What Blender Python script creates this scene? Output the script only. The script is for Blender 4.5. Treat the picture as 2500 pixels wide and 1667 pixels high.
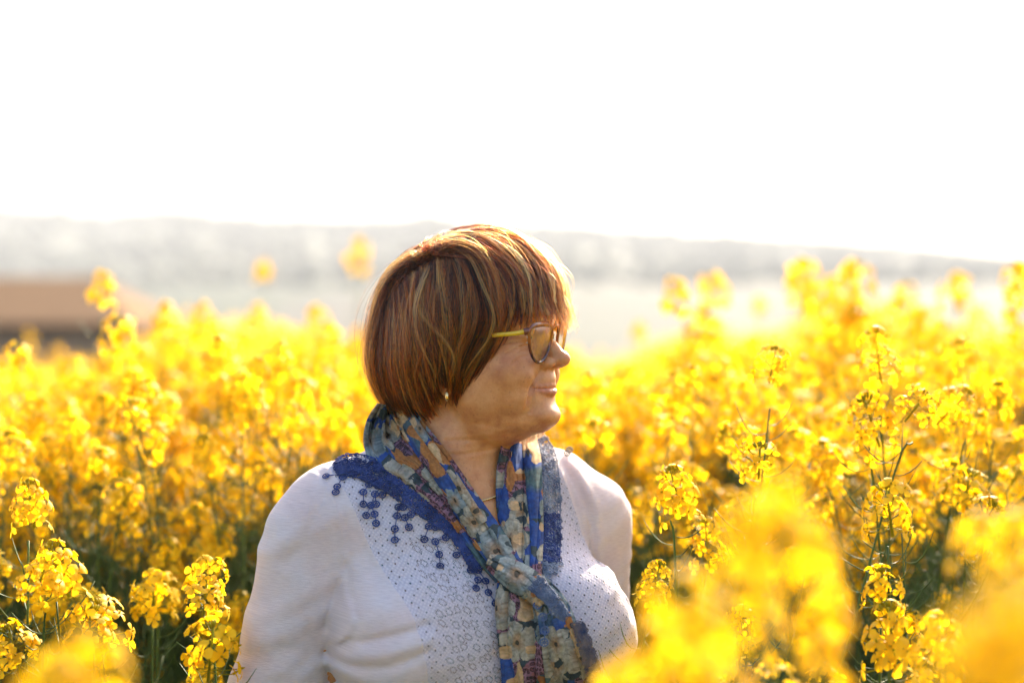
import bpy, math, random
import numpy as np
from mathutils import Vector
from mathutils.bvhtree import BVHTree

# ------------------------------------------------------------------ scene, camera, light
sc = bpy.context.scene
for o in list(bpy.data.objects): bpy.data.objects.remove(o)
C = sc.collection
EYE = 1.55
D = 1.736                      # distance of the person's head
KPX = 50.0/36.0*2500.0         # photo pixels per unit tangent
cam = bpy.data.cameras.new('camera'); cam.lens = 50; cam.sensor_width = 36
cam.clip_start = 0.05; cam.clip_end = 9000
cam.dof.use_dof = True; cam.dof.focus_distance = 1.665; cam.dof.aperture_fstop = 1.65
cam.dof.aperture_blades = 0
co = bpy.data.objects.new('camera', cam); C.objects.link(co)
co.location = (0, 0, EYE); co.rotation_euler = (math.pi/2, 0, 0)
sc.camera = co
sc.render.resolution_x = 1024; sc.render.resolution_y = 682

SUN_AZ = math.radians(20)      # from +Y towards +X
SUN_EL = math.radians(30)
sd = Vector((math.sin(SUN_AZ)*math.cos(SUN_EL), math.cos(SUN_AZ)*math.cos(SUN_EL), math.sin(SUN_EL)))
sl = bpy.data.lights.new('sun', 'SUN'); sl.energy = 4.6; sl.angle = math.radians(.6); sl.color = (1, .85, .65)
so = bpy.data.objects.new('sun', sl); C.objects.link(so); so.location = (20, 50, 40)
so.rotation_euler = sd.to_track_quat('Z', 'Y').to_euler()

w = bpy.data.worlds.new('World'); sc.world = w; w.use_nodes = True
nt = w.node_tree; bg = nt.nodes['Background']
sky = nt.nodes.new('ShaderNodeTexSky'); sky.sky_type = 'NISHITA'; sky.sun_disc = False
sky.sun_elevation = SUN_EL; sky.sun_rotation = SUN_AZ
sky.air_density = 1.0; sky.dust_density = 5.5; sky.ozone_density = 1.0
nt.links.new(sky.outputs[0], bg.inputs[0]); bg.inputs[1].default_value = 0.112
sc.view_settings.view_transform = 'Standard'; sc.view_settings.look = 'None'
sc.view_settings.exposure = 2.1; sc.view_settings.gamma = 1; sc.view_settings.use_curve_mapping = False
sc.cycles.max_bounces = 8; sc.cycles.transparent_max_bounces = 16
sc.cycles.diffuse_bounces = 4; sc.cycles.transmission_bounces = 6
sc.cycles.volume_bounces = 0; sc.cycles.use_denoising = True

# ------------------------------------------------------------------ helpers
def tag(o, label=None, cat=None, group=None, kind=None):
    if label: o['label'] = label
    if cat: o['category'] = cat
    if group: o['group'] = group
    if kind: o['kind'] = kind
    return o

def mesh_np(name, verts, faces, mat=None, parent=None, smooth=True):
    """verts (n,3); faces: (m,4) / (m,3) array or list of such arrays"""
    verts = np.asarray(verts, np.float32)
    if not isinstance(faces, list): faces = [faces]
    faces = [np.asarray(f, np.int32) for f in faces if len(f)]
    me = bpy.data.meshes.new(name)
    me.vertices.add(len(verts)); me.vertices.foreach_set('co', verts.ravel())
    li = np.concatenate([f.ravel() for f in faces])
    tot = np.concatenate([np.full(len(f), f.shape[1], np.int32) for f in faces])
    st = np.concatenate([[0], np.cumsum(tot)[:-1]]).astype(np.int32)
    me.loops.add(len(li)); me.loops.foreach_set('vertex_index', li)
    me.polygons.add(len(tot)); me.polygons.foreach_set('loop_start', st)
    try: me.polygons.foreach_set('loop_total', tot)
    except Exception: pass
    me.polygons.foreach_set('use_smooth', np.full(len(tot), smooth))
    me.update(calc_edges=True); me.validate()
    o = bpy.data.objects.new(name, me); C.objects.link(o)
    if mat: me.materials.append(mat)
    if parent: o.parent = parent
    return o

def set_col(o, cols, name='col'):
    a = o.data.color_attributes.new(name, 'FLOAT_COLOR', 'POINT')
    c = np.ones((len(o.data.vertices), 4), np.float32); c[:, :3] = cols
    a.data.foreach_set('color', c.ravel())

def set_uv(o, uv):
    """per-vertex uv stored as a vector attribute"""
    a = o.data.attributes.new('cloth', 'FLOAT_VECTOR', 'POINT')
    c = np.zeros((len(o.data.vertices), 3), np.float32); c[:, :2] = uv
    a.data.foreach_set('vector', c.ravel())

class M:
    """a small node-material builder"""
    def __init__(s, name):
        s.m = bpy.data.materials.new(name); s.m.use_nodes = True
        s.t = s.m.node_tree; s.b = s.t.nodes['Principled BSDF']; s.out = s.t.nodes['Material Output']
    def n(s, typ, **k):
        x = s.t.nodes.new(typ)
        for a, v in k.items():
            if a.startswith('i_'):
                key = a[2:]; key = int(key) if key.isdigit() else key.replace('_', ' ')
                x.inputs[key].default_value = v
            else: setattr(x, a, v)
        return x
    def l(s, a, b): s.t.links.new(a, b)
    def set(s, **k):
        for a, v in k.items(): s.b.inputs[a.replace('_', ' ')].default_value = v
        return s
    def ramp(s, src, stops, interp='LINEAR'):
        r = s.n('ShaderNodeValToRGB'); r.color_ramp.interpolation = interp
        e = r.color_ramp.elements
        while len(e) < len(stops): e.new(.5)
        for q, (p, c) in zip(e, stops): q.position = p; q.color = (*c, 1) if len(c) == 3 else c
        s.l(src, r.inputs[0]); return r
    def bump(s, src, strength=.3, dist=.001, normal=None):
        b = s.n('ShaderNodeBump'); b.inputs['Strength'].default_value = strength; b.inputs['Distance'].default_value = dist
        s.l(src, b.inputs['Height'])
        if normal: s.l(normal, b.inputs['Normal'])
        return b
    def mix(s, fac, a, b, blend='MIX'):
        x = s.n('ShaderNodeMix', data_type='RGBA', blend_type=blend)
        for sock, v in ((x.inputs[0], fac), (x.inputs[6], a), (x.inputs[7], b)):
            if hasattr(v, 'links'): s.l(v, sock)
            else: sock.default_value = (*v, 1) if isinstance(v, tuple) and len(v) == 3 else v
        return x.outputs[2]
    def math(s, op, a, b=None, c=None):
        x = s.n('ShaderNodeMath', operation=op)
        for q, v in zip(x.inputs, (a, b, c)):
            if v is None: continue
            if hasattr(v, 'links'): s.l(v, q)
            else: q.default_value = v
        return x.outputs[0]

def px(x, y, Y):               # photo pixel (2500x1667) at depth Y -> world
    return np.array([(x-1250)/KPX*Y, Y, EYE-(y-833.5)/KPX*Y])
def dp(x, y, Y):               # same, coordinates read off the 2352-wide view
    return px(x*1.06293, y*1.06293, Y)

# ------------------------------------------------------------------ implicit surfaces
def smin(a, b, k):
    h = np.clip(.5+.5*(b-a)/k, 0, 1); return b+(a-b)*h-k*h*(1-h)
def smax(a, b, k): return -smin(-a, -b, k)

class Frame:
    def __init__(s, o, yaw):
        s.o = np.array(o, float); y = math.radians(yaw)
        s.f = np.array([math.sin(y), -math.cos(y), 0]); s.r = np.array([-math.cos(y), -math.sin(y), 0])
    def loc(s, X, Y, Z):
        dx, dy = X-s.o[0], Y-s.o[1]
        return (dx*s.f[0]+dy*s.f[1])*1000, (dx*s.r[0]+dy*s.r[1])*1000, (Z-s.o[2])*1000
    def world(s, u, v, w):
        u, v, w = [np.asarray(q, float)/1000 for q in (u, v, w)]
        return s.o + u[..., None]*s.f + v[..., None]*s.r + w[..., None]*np.array([0, 0, 1.])

HF = Frame((-.056, D, 1.572), 64)     # head: u forward, v to her right, w up, millimetres
BF = Frame((-.077, D+.01, 1.38), 25)  # torso

class Field:
    def __init__(s, xs, ys, zs, far=.3):
        s.a = (np.asarray(xs, np.float32), np.asarray(ys, np.float32), np.asarray(zs, np.float32))
        s.F = np.full([len(q) for q in s.a], far*1000, np.float32)
    def sub(s, lo, hi):
        sl = []
        for q, l, h in zip(s.a, lo, hi):
            i, j = np.searchsorted(q, l), np.searchsorted(q, h); sl.append(slice(i, max(i, j)))
        return tuple(sl)
    def apply(s, fr, pts, rad, fn, k, op):
        m = rad+1.7*k+3
        W = fr.world(*np.array(pts, float).T)
        sl = s.sub(W.min(0)-m/1000, W.max(0)+m/1000)
        if any(q.stop <= q.start for q in sl): return
        X = s.a[0][sl[0]][:, None, None]; Y = s.a[1][sl[1]][None, :, None]; Z = s.a[2][sl[2]][None, None, :]
        d = fn(*fr.loc(X, Y, Z)).astype(np.float32)
        A = s.F[sl]
        s.F[sl] = smin(A, d, k) if op > 0 else smax(A, -d, k)
    def ell(s, fr, c, r, k=8, op=1, mir=False, tilt=0):
        for sg in ((1, -1) if mir else (1,)):
            cc = (c[0], c[1]*sg, c[2]); ct, st = math.cos(math.radians(tilt)), math.sin(math.radians(tilt))
            def fn(u, v, w):
                u, v, w = u-cc[0], v-cc[1], w-cc[2]
                if tilt: u, w = u*ct+w*st, -u*st+w*ct      # pitch about v
                a = np.sqrt((u/r[0])**2+(v/r[1])**2+(w/r[2])**2)
                b = np.sqrt((u/r[0]**2)**2+(v/r[1]**2)**2+(w/r[2]**2)**2)+1e-9
                return a*(a-1)/b
            s.apply(fr, [cc], max(r), fn, k, op)
    def cap(s, fr, a, b, ra, rb, k=8, op=1, mir=False):
        for sg in ((1, -1) if mir else (1,)):
            A = np.array((a[0], a[1]*sg, a[2]), float); B = np.array((b[0], b[1]*sg, b[2]), float)
            ba = B-A; L = ba@ba+1e-9
            def fn(u, v, w):
                u, v, w = u-A[0], v-A[1], w-A[2]
                t = np.clip((u*ba[0]+v*ba[1]+w*ba[2])/L, 0, 1)
                return np.sqrt((u-t*ba[0])**2+(v-t*ba[1])**2+(w-t*ba[2])**2)-(ra+(rb-ra)*t)
            s.apply(fr, [A, B], max(ra, rb), fn, k, op)
    def chain(s, fr, pts, k=8, op=1, mir=False):
        for p, q in zip(pts[:-1], pts[1:]): s.cap(fr, p[:3], q[:3], p[3], q[3], k, op, mir)

def surface_nets(F, axes):
    S = F < 0
    cnt = np.zeros([n-1 for n in F.shape], np.int8)
    for i in (0, 1):
        for j in (0, 1):
            for k in (0, 1):
                cnt += S[i:F.shape[0]-1+i, j:F.shape[1]-1+j, k:F.shape[2]-1+k]
    act = (cnt > 0) & (cnt < 8); idx = np.argwhere(act)
    vid = np.full(act.shape, -1, np.int32); vid[act] = np.arange(len(idx))
    cor = [(i, j, k) for i in (0, 1) for j in (0, 1) for k in (0, 1)]
    V = {c: F[idx[:, 0]+c[0], idx[:, 1]+c[1], idx[:, 2]+c[2]] for c in cor}
    P = np.zeros((len(idx), 3)); n = np.zeros(len(idx))
    for a in cor:
        for ax in range(3):
            if a[ax]: continue
            b = list(a); b[ax] = 1; b = tuple(b)
            x = (V[a] < 0) != (V[b] < 0)
            t = np.where(x, V[a]/np.where(x, V[a]-V[b], 1), 0)
            q = np.zeros_like(P); q[:] = a; q[:, ax] = t
            P += q*x[:, None]; n += x
    P = P/n[:, None]+idx
    out = np.stack([np.interp(P[:, i], np.arange(F.shape[i]), axes[i]) for i in range(3)], 1)
    Q = []
    for ax in range(3):
        o1, o2 = [q for q in range(3) if q != ax]
        a = [slice(1, -1)]*3; a[ax] = slice(0, -1); b = list(a); b[ax] = slice(1, None)
        A, B = S[tuple(a)], S[tuple(b)]
        e = np.argwhere(A != B); f = A[tuple(e.T)]
        e[:, o1] += 1; e[:, o2] += 1
        def at(d1, d2):
            g = e.copy(); g[:, o1] -= d1; g[:, o2] -= d2; return vid[tuple(g.T)]
        q = np.stack([at(1, 1), at(0, 1), at(0, 0), at(1, 0)], 1)
        flip = f if ax != 1 else ~f
        q[~flip] = q[~flip][:, ::-1]; Q.append(q)
    return out, np.concatenate(Q)

def relax(V, Q, it=2, lam=.5):
    e = np.concatenate([Q[:, [0, 1]], Q[:, [1, 2]], Q[:, [2, 3]], Q[:, [3, 0]]])
    for _ in range(it):
        s = np.zeros_like(V); n = np.zeros(len(V))
        for c in range(3):
            s[:, c] = np.bincount(e[:, 0], V[e[:, 1], c], len(V))+np.bincount(e[:, 1], V[e[:, 0], c], len(V))
        n = np.bincount(e.ravel(), minlength=len(V))
        V = V+lam*(s/np.maximum(n, 1)[:, None]-V)
    return V

def bvh_of(o):
    me = o.data; v = np.empty(len(me.vertices)*3, np.float32); me.vertices.foreach_get('co', v)
    v = v.reshape(-1, 3); f = [tuple(p.vertices) for p in me.polygons]
    return BVHTree.FromPolygons([tuple(q) for q in v.tolist()], f)

def basis(d):
    d = d/np.linalg.norm(d, axis=-1, keepdims=True)
    a = np.where(np.abs(d[..., 2:3]) < .9, np.array([0, 0, 1.]), np.array([1., 0, 0]))
    u = np.cross(d, a); u /= np.linalg.norm(u, axis=-1, keepdims=True); return d, u, np.cross(d, u)


def vnoise(x, y, seed, s):
    g = np.random.default_rng(seed).random((64, 64)); x, y = np.asarray(x)/s+200, np.asarray(y)/s+200
    i, j = np.floor(x).astype(int), np.floor(y).astype(int); a, b = x-i, y-j; a = a*a*(3-2*a); b = b*b*(3-2*b)
    G = lambda p, q: g[p % 64, q % 64]
    return (G(i, j)*(1-a)+G(i+1, j)*a)*(1-b)+(G(i, j+1)*(1-a)+G(i+1, j+1)*a)*b
# ------------------------------------------------------------------ person: skin
def skin_material():
    m = M('skin'); tc = m.n('ShaderNodeTexCoord')
    n1 = m.n('ShaderNodeTexNoise', i_Scale=38., i_Detail=8., i_Roughness=.68); m.l(tc.outputs['Object'], n1.inputs['Vector'])
    n2 = m.n('ShaderNodeTexNoise', i_Scale=420., i_Detail=3.); m.l(tc.outputs['Object'], n2.inputs['Vector'])
    vo = m.n('ShaderNodeTexVoronoi', i_Scale=190.); m.l(tc.outputs['Object'], vo.inputs['Vector'])
    c1 = m.ramp(n1.outputs[0], [(.30, (.45, .165, .06)), (.5, (.60, .275, .105)), (.70, (.68, .35, .16))])
    at = m.n('ShaderNodeAttribute', attribute_name='red')
    c2 = m.mix(at.outputs['Fac'], c1.outputs[0], (.47, .16, .115))
    big = m.ramp(vo.outputs['Distance'], [(.06, (1, 1, 1)), (.30, (0, 0, 0))])
    n3 = m.n('ShaderNodeTexNoise', i_Scale=45.); m.l(tc.outputs['Object'], n3.inputs['Vector'])
    gate = m.ramp(n3.outputs[0], [(.42, (0, 0, 0)), (.62, (.45, .45, .45))])
    fr = m.math('MULTIPLY', big.outputs[0], gate.outputs[0])
    c3 = m.mix(fr, c2, (.27, .09, .035))
    m.l(c3, m.b.inputs['Base Color'])
    v2 = m.n('ShaderNodeTexVoronoi', i_Scale=650.); m.l(tc.outputs['Object'], v2.inputs['Vector'])
    b1 = m.bump(v2.outputs['Distance'], .3, .0004)
    b2 = m.bump(n2.outputs[0], .4, .0007, b1.outputs[0])
    m.l(b2.outputs[0], m.b.inputs['Normal'])
    m.set(Roughness=.45, Subsurface_Weight=.22, Subsurface_Scale=.012, Specular_IOR_Level=.5)
    m.b.inputs['Subsurface Radius'].default_value = (1, .35, .2)
    return m.m
SKIN = skin_material()

def axis(*segs):               # (start, end, step) pieces joined
    out = []
    for a, b, s in segs: out += list(np.arange(a, b-1e-9, s))
    return np.array(out)

def trunk(G, e):
    """torso masses, grown by e millimetres"""
    b = BF
    G.cap(b, (-15, 0, 22), (-8, 130, -30), 52+e, 46+e, 40)
    G.cap(b, (-15, 0, 22), (-8, -145, -26), 52+e, 46+e, 40)
    G.cap(b, (-5, -160, -48), (-5, 145, -50), 57+e, 58+e, 40)
    G.ell(b, (0, 0, -150), (112+e, 162+e, 190), 40)
    G.ell(b, (10, 0, -370), (130+e, 168+e, 190), 60)
    G.ell(b, (-10, 0, -500), (130+e, 190+e, 150), 60)
    G.ell(b, (74, 80, -176), (78+e, 80+e, 84), 40)
    G.ell(b, (90, -110, -174), (82+e, 80+e, 86), 40)
def arm_pts(sg):
    el = (-25, 232, -330) if sg > 0 else (-60, -222, -320)
    wr = (50, 245, -560) if sg > 0 else (10, -250, -555)
    return (-5, 170 if sg > 0 else -190, -66 if sg > 0 else -62), el, wr

def build_body():
    xs = axis((-.46, -.13, .007), (-.13, .098, .0014), (.098, .27, .007))
    ys = axis((1.46, 1.60, .0045), (1.60, 1.80, .0016), (1.80, 2.02, .006))
    zs = axis((0.0, .78, .012), (.78, 1.0, .006), (1.0, 1.38, .008), (1.38, 1.432, .0022), (1.432, 1.61, .0013), (1.61, 1.70, .004))
    G = Field(xs, ys, zs); h = HF; b = BF
    # cranium, face masses
    G.ell(h, (0, 0, 18), (100, 73, 80), 6)
    G.ell(h, (42, 0, -40), (63, 62, 78), 22)
    G.ell(h, (72, 34, -50), (31, 31, 34), 16, mir=True)
    G.ell(h, (64, 44, -66), (30, 22, 28), 16, mir=True)
    G.ell(h, (58, 0, -92), (54, 50, 34), 16)
    G.ell(h, (42, 40, -88), (34, 26, 30), 18, mir=True)
    G.ell(h, (101.5, 0, -109.5), (22, 27, 15.5), 14)
    G.ell(h, (66, 0, -114), (40, 40, 15), 16, tilt=-12)
    G.ell(h, (36, 0, -126), (42, 46, 24), 22)
    # brow, temples
    G.cap(h, (97, 14, 1), (85, 48, 0), 8.5, 9, 12, mir=True)
    # eye sockets
    G.ell(h, (114, 30, -15), (15, 20, 13), 12, -1, mir=True)
    # lids: a ball with a slit
    G.ell(h, (89.5, 31, -15), (13.8, 14.5, 12.8), 4, mir=True)
    G.chain(h, [(102, 18, -17.6, 1.2), (104.5, 27, -16.5, 2.3), (102, 34, -16.2, 1.9), (100, 38, -17, .9)], 1.5, -1, mir=True)
    G.chain(h, [(103, 19, -9, .9), (105, 30, -6.5, 1), (99, 42, -8, 1), (90, 50, -13, .8)], 3, -1, mir=True)   # lid crease
    G.chain(h, [(104, 18, -24, 2), (103, 30, -29, 2), (95, 44, -28, 1.5)], 6, -1, mir=True)   # under-eye fold
    # nose
    G.chain(h, [(94, 0, 0, 9), (99.5, 0, -17, 8), (114.5, 0, -31, 8), (126, 0, -42, 9)], 8)
    G.ell(h, (128, 0, -42.6), (10, 9, 8.2), 5)
    G.ell(h, (113, 13, -47.5), (12, 7.5, 7.6), 4.5, mir=True)
    G.cap(h, (108, 0, -47), (121, 0, -48), 9.5, 6.2, 5)
    G.ell(h, (118.5, 9.5, -53.2), (7, 4.2, 4.2), 1.5, -1, mir=True)
    # muzzle and lips
    mu = lambda v: 88+25.3*math.sqrt(1-(v/34)**2)
    G.ell(h, (88, 0, -78), (25.3, 34, 29), 9)
    G.ell(h, (97.8, 0, -66), (19.5, 23, 14), 8)
    G.chain(h, [(mu(v)+du, v, w_, r) for v, du, w_, r in ((27, -1.0, -76.6, 1.1), (20, -.4, -75.6, 1.9), (12, .2, -74.6, 2.5), (5, .7, -73.8, 2.9), (0, .5, -74.2, 2.7))], 2.5, mir=True)
    G.chain(h, [(mu(v)+du, v, w_, r) for v, du, w_, r in ((25, -1.4, -79.0, 1.5), (18, -.6, -80.2, 2.8), (9, .6, -81.2, 3.9), (0, 1.4, -81.8, 4.5))], 2.5, mir=True)
    G.chain(h, [(mu(min(v, 31))+du, v, w_, r) for v, du, w_, r in ((30.5, .3, -75.6, 1.3), (27, .2, -76.8, 1.1), (20, 1.2, -77.6, 1.0), (12, 2.4, -77.6, 1.0), (5, 3.2, -77.4, 1.0), (0, 3.4, -77.7, 1.0))], 1.0, -1, mir=True)
    G.cap(h, (126.3, -14, -93.5), (126.3, 14, -93.5), 6.3, 6.3, 7, -1)
    # full cheeks over the mouth corners: nasolabial and marionette lines
    G.ell(h, (85, 36, -62), (22, 17, 19), 8, mir=True)
    G.ell(h, (94, 27.5, -49), (16, 11, 15), 6, mir=True)
    G.ell(h, (80, 38, -86), (20, 16, 18), 9, mir=True)
    G.chain(h, [(110, 21.5, -58, 1.2), (107, 26, -64, 1.6), (103, 31, -74, 2.1), (101, 33, -82, 1.2)], 4, -1, mir=True)
    G.chain(h, [(102, 33, -80, .7), (100.5, 34.5, -90, .2), (100, 35.5, -104, -1.5)], 7, -1, mir=True)
    # ear and lobe
    G.ell(h, (2, 72, -44), (17, 8, 32), 5, mir=True)
    G.ell(h, (11, 69.5, -76), (8, 6, 11), 10, mir=True)
    G.ell(h, (7, 80, -42), (9, 4, 20), 5, -1, mir=True)
    # neck
    def wh(p): return tuple(float(q) for q in BF.loc(*p))
    A = (-.062, 1.752, 1.49); Bp = (-.060, 1.745, 1.43); Cc = (-.074, 1.765, 1.36)
    G.cap(b, wh(A), wh(Bp), 56, 55, 14); G.cap(b, wh(Bp), wh(Cc), 55, 62, 14)
    for sg in (1, -1):         # neck cords and collar bones
        G.chain(b, [(52, 12*sg, -10, 6), (36, 36*sg, 36, 5)], 12)
        G.cap(b, (58, 18*sg, -24), (44, 90*sg, -20), 8, 7, 16)
    G.ell(b, (66, 0, -8), (9, 8, 12), 8, -1)
    trunk(G, 0)
    # legs
    for sg in (1, -1):
        G.chain(b, [(0, 90*sg, -560, 95), (5, 85*sg, -900, 58), (-15, 85*sg, -1300, 38)], 30)
        G.chain(b, [(-20, 85*sg, -1345, 34), (110, 100*sg, -1362, 20)], 14)
    # arms, hands with fingers
    for sg in (1, -1):
        sh, el, wr = arm_pts(sg)
        G.chain(b, [(*sh, 54), (*el, 42), (*wr, 26)], 26)
        hx, hy, hz = wr
        G.ell(b, (hx+10, hy, hz-50), (36, 16, 48), 14)
        for i in range(4):
            x = hx-14+i*17
            G.chain(b, [(x, hy, hz-80, 8.5), (x+4, hy-3*sg, hz-118-(6 if i in (1, 2) else 0), 8), (x+2, hy-14*sg, hz-146-(8 if i in (1, 2) else 0), 7)], 3)
        G.chain(b, [(hx+34, hy-4*sg, hz-30, 11), (hx+54, hy-12*sg, hz-66, 9), (hx+56, hy-18*sg, hz-94, 8)], 5)
    V, Q = surface_nets(G.F, G.a)
    V = relax(V, Q, 2, .4)
    # fine creases pressed into the finished surface: crow's feet, jowl and neck lines
    u, v, w_ = HF.loc(*V.T)
    def uw(x, y, vv):          # photo pixel -> head coordinates on the sagittal plane v = vv
        a_ = (x-1250)/KPX; vv = vv/1000.
        uu = (a_*(HF.o[1]+vv*HF.r[1])-HF.o[0]-vv*HF.r[0])/(HF.f[0]-a_*HF.f[1]); Y_ = HF.o[1]+uu*HF.f[1]+vv*HF.r[1]
        return uu*1000, (EYE-(y-833.5)/KPX*Y_-HF.o[2])*1000
    Z_ = lambda a, b: (1170+a/4.48, 740+b/4.48)
    push = np.zeros(len(V))
    for pts, vv, amp, wd in (([(500, 408), (430, 428), (350, 428), (250, 440)], 56, 1.5, 1.3), ([(505, 425), (440, 452), (370, 500), (320, 540)], 54, 1.3, 1.2),
                             ([(520, 440), (470, 475), (420, 530)], 50, 1.1, 1.1), ([(490, 392), (420, 402), (340, 385)], 58, 1.0, 1.1), ([(530, 560), (470, 600), (430, 660)], 44, .8, 1.5),
                             ([(560, 960), (556, 1040), (545, 1130), (535, 1200)], 36, 1.1, 1.5), ([(0, 1300), (200, 1350), (420, 1350), (600, 1385)], 40, .55, 2.6),
                             ([(-350, 1500), (-100, 1500), (150, 1470), (350, 1400)], 50, .9, 2.4), ([(-420, 1640), (-150, 1650), (100, 1600), (280, 1530)], 45, 1.1, 2.0)):
        P_ = [uw(*Z_(*q), vv) for q in pts]; d_ = np.full(len(V), 1e9)
        for p, q in zip(P_[:-1], P_[1:]):
            bx, bz = q[0]-p[0], q[1]-p[1]; t_ = np.clip(((u-p[0])*bx+(w_-p[1])*bz)/(bx*bx+bz*bz), 0, 1)
            d_ = np.minimum(d_, np.hypot(u-p[0]-t_*bx, w_-p[1]-t_*bz))
        push += (amp*np.exp(-(d_/wd)**2)-.35*amp*np.exp(-((d_-2*wd)/wd)**2))*(np.abs(v) > 18)
    side_ = np.sign(v)[:, None]*HF.r[None]*.85+HF.f[None]*.5
    V = V-side_*push[:, None]/1000
    o = mesh_np('person', V, Q, SKIN)
    u, v, w_ = HF.loc(*V.T)
    av = abs(v)
    lip = np.exp(-(((w_+77.5)/7)**2)**1.5)*np.exp(-((av/27)**4))*(u > 96)
    lip = np.clip(lip*1.6, 0, 1)*.55
    flush = .32*np.exp(-(((u-90)/18)**2+((av-42)/20)**2+((w_+50)/20)**2))+.30*np.exp(-(((u-128)/12)**2+((w_+44)/10)**2+(v/14)**2))
    a = o.data.attributes.new('red', 'FLOAT', 'POINT'); a.data.foreach_set('value', np.clip(lip+flush, 0, 1).astype(np.float32))
    return o
person = build_body()
tag(person, 'woman with short auburn hair in white blouse and floral scarf, looking right', 'person')
# ------------------------------------------------------------------ blouse
def seg2(v, w, pts):
    """distance to a polyline in the torso's front plane"""
    d = np.full(np.broadcast(v, w).shape, 1e9, np.float32)
    for (a, b), (c, e) in zip(pts[:-1], pts[1:]):
        ba = (c-a, e-b); L = ba[0]**2+ba[1]**2
        t = np.clip(((v-a)*ba[0]+(w-b)*ba[1])/L, 0, 1)
        d = np.minimum(d, (v-a-t*ba[0])**2+(w-b-t*ba[1])**2)
    return np.sqrt(d)
def vw(pts, Y=1.62):
    out = []
    for x, y in pts:
        u, v, w_ = BF.loc(*dp(x, y, Y)); out.append((float(v), float(w_)))
    return out
# vertical seam of the eyelet panel (near side, far side), as v against w
SEAM_N = vw([(775, 1060), (800, 1120), (850, 1250), (910, 1400), (945, 1568), (955, 1700)])
SEAM_F = vw([(1325, 1040), (1345, 1110), (1375, 1200), (1405, 1300), (1480, 1420), (1500, 1700)], 1.70)
ARMHOLE = vw([(735, 1085), (762, 1150), (778, 1240), (776, 1330), (768, 1410), (752, 1470)], 1.64)

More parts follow.
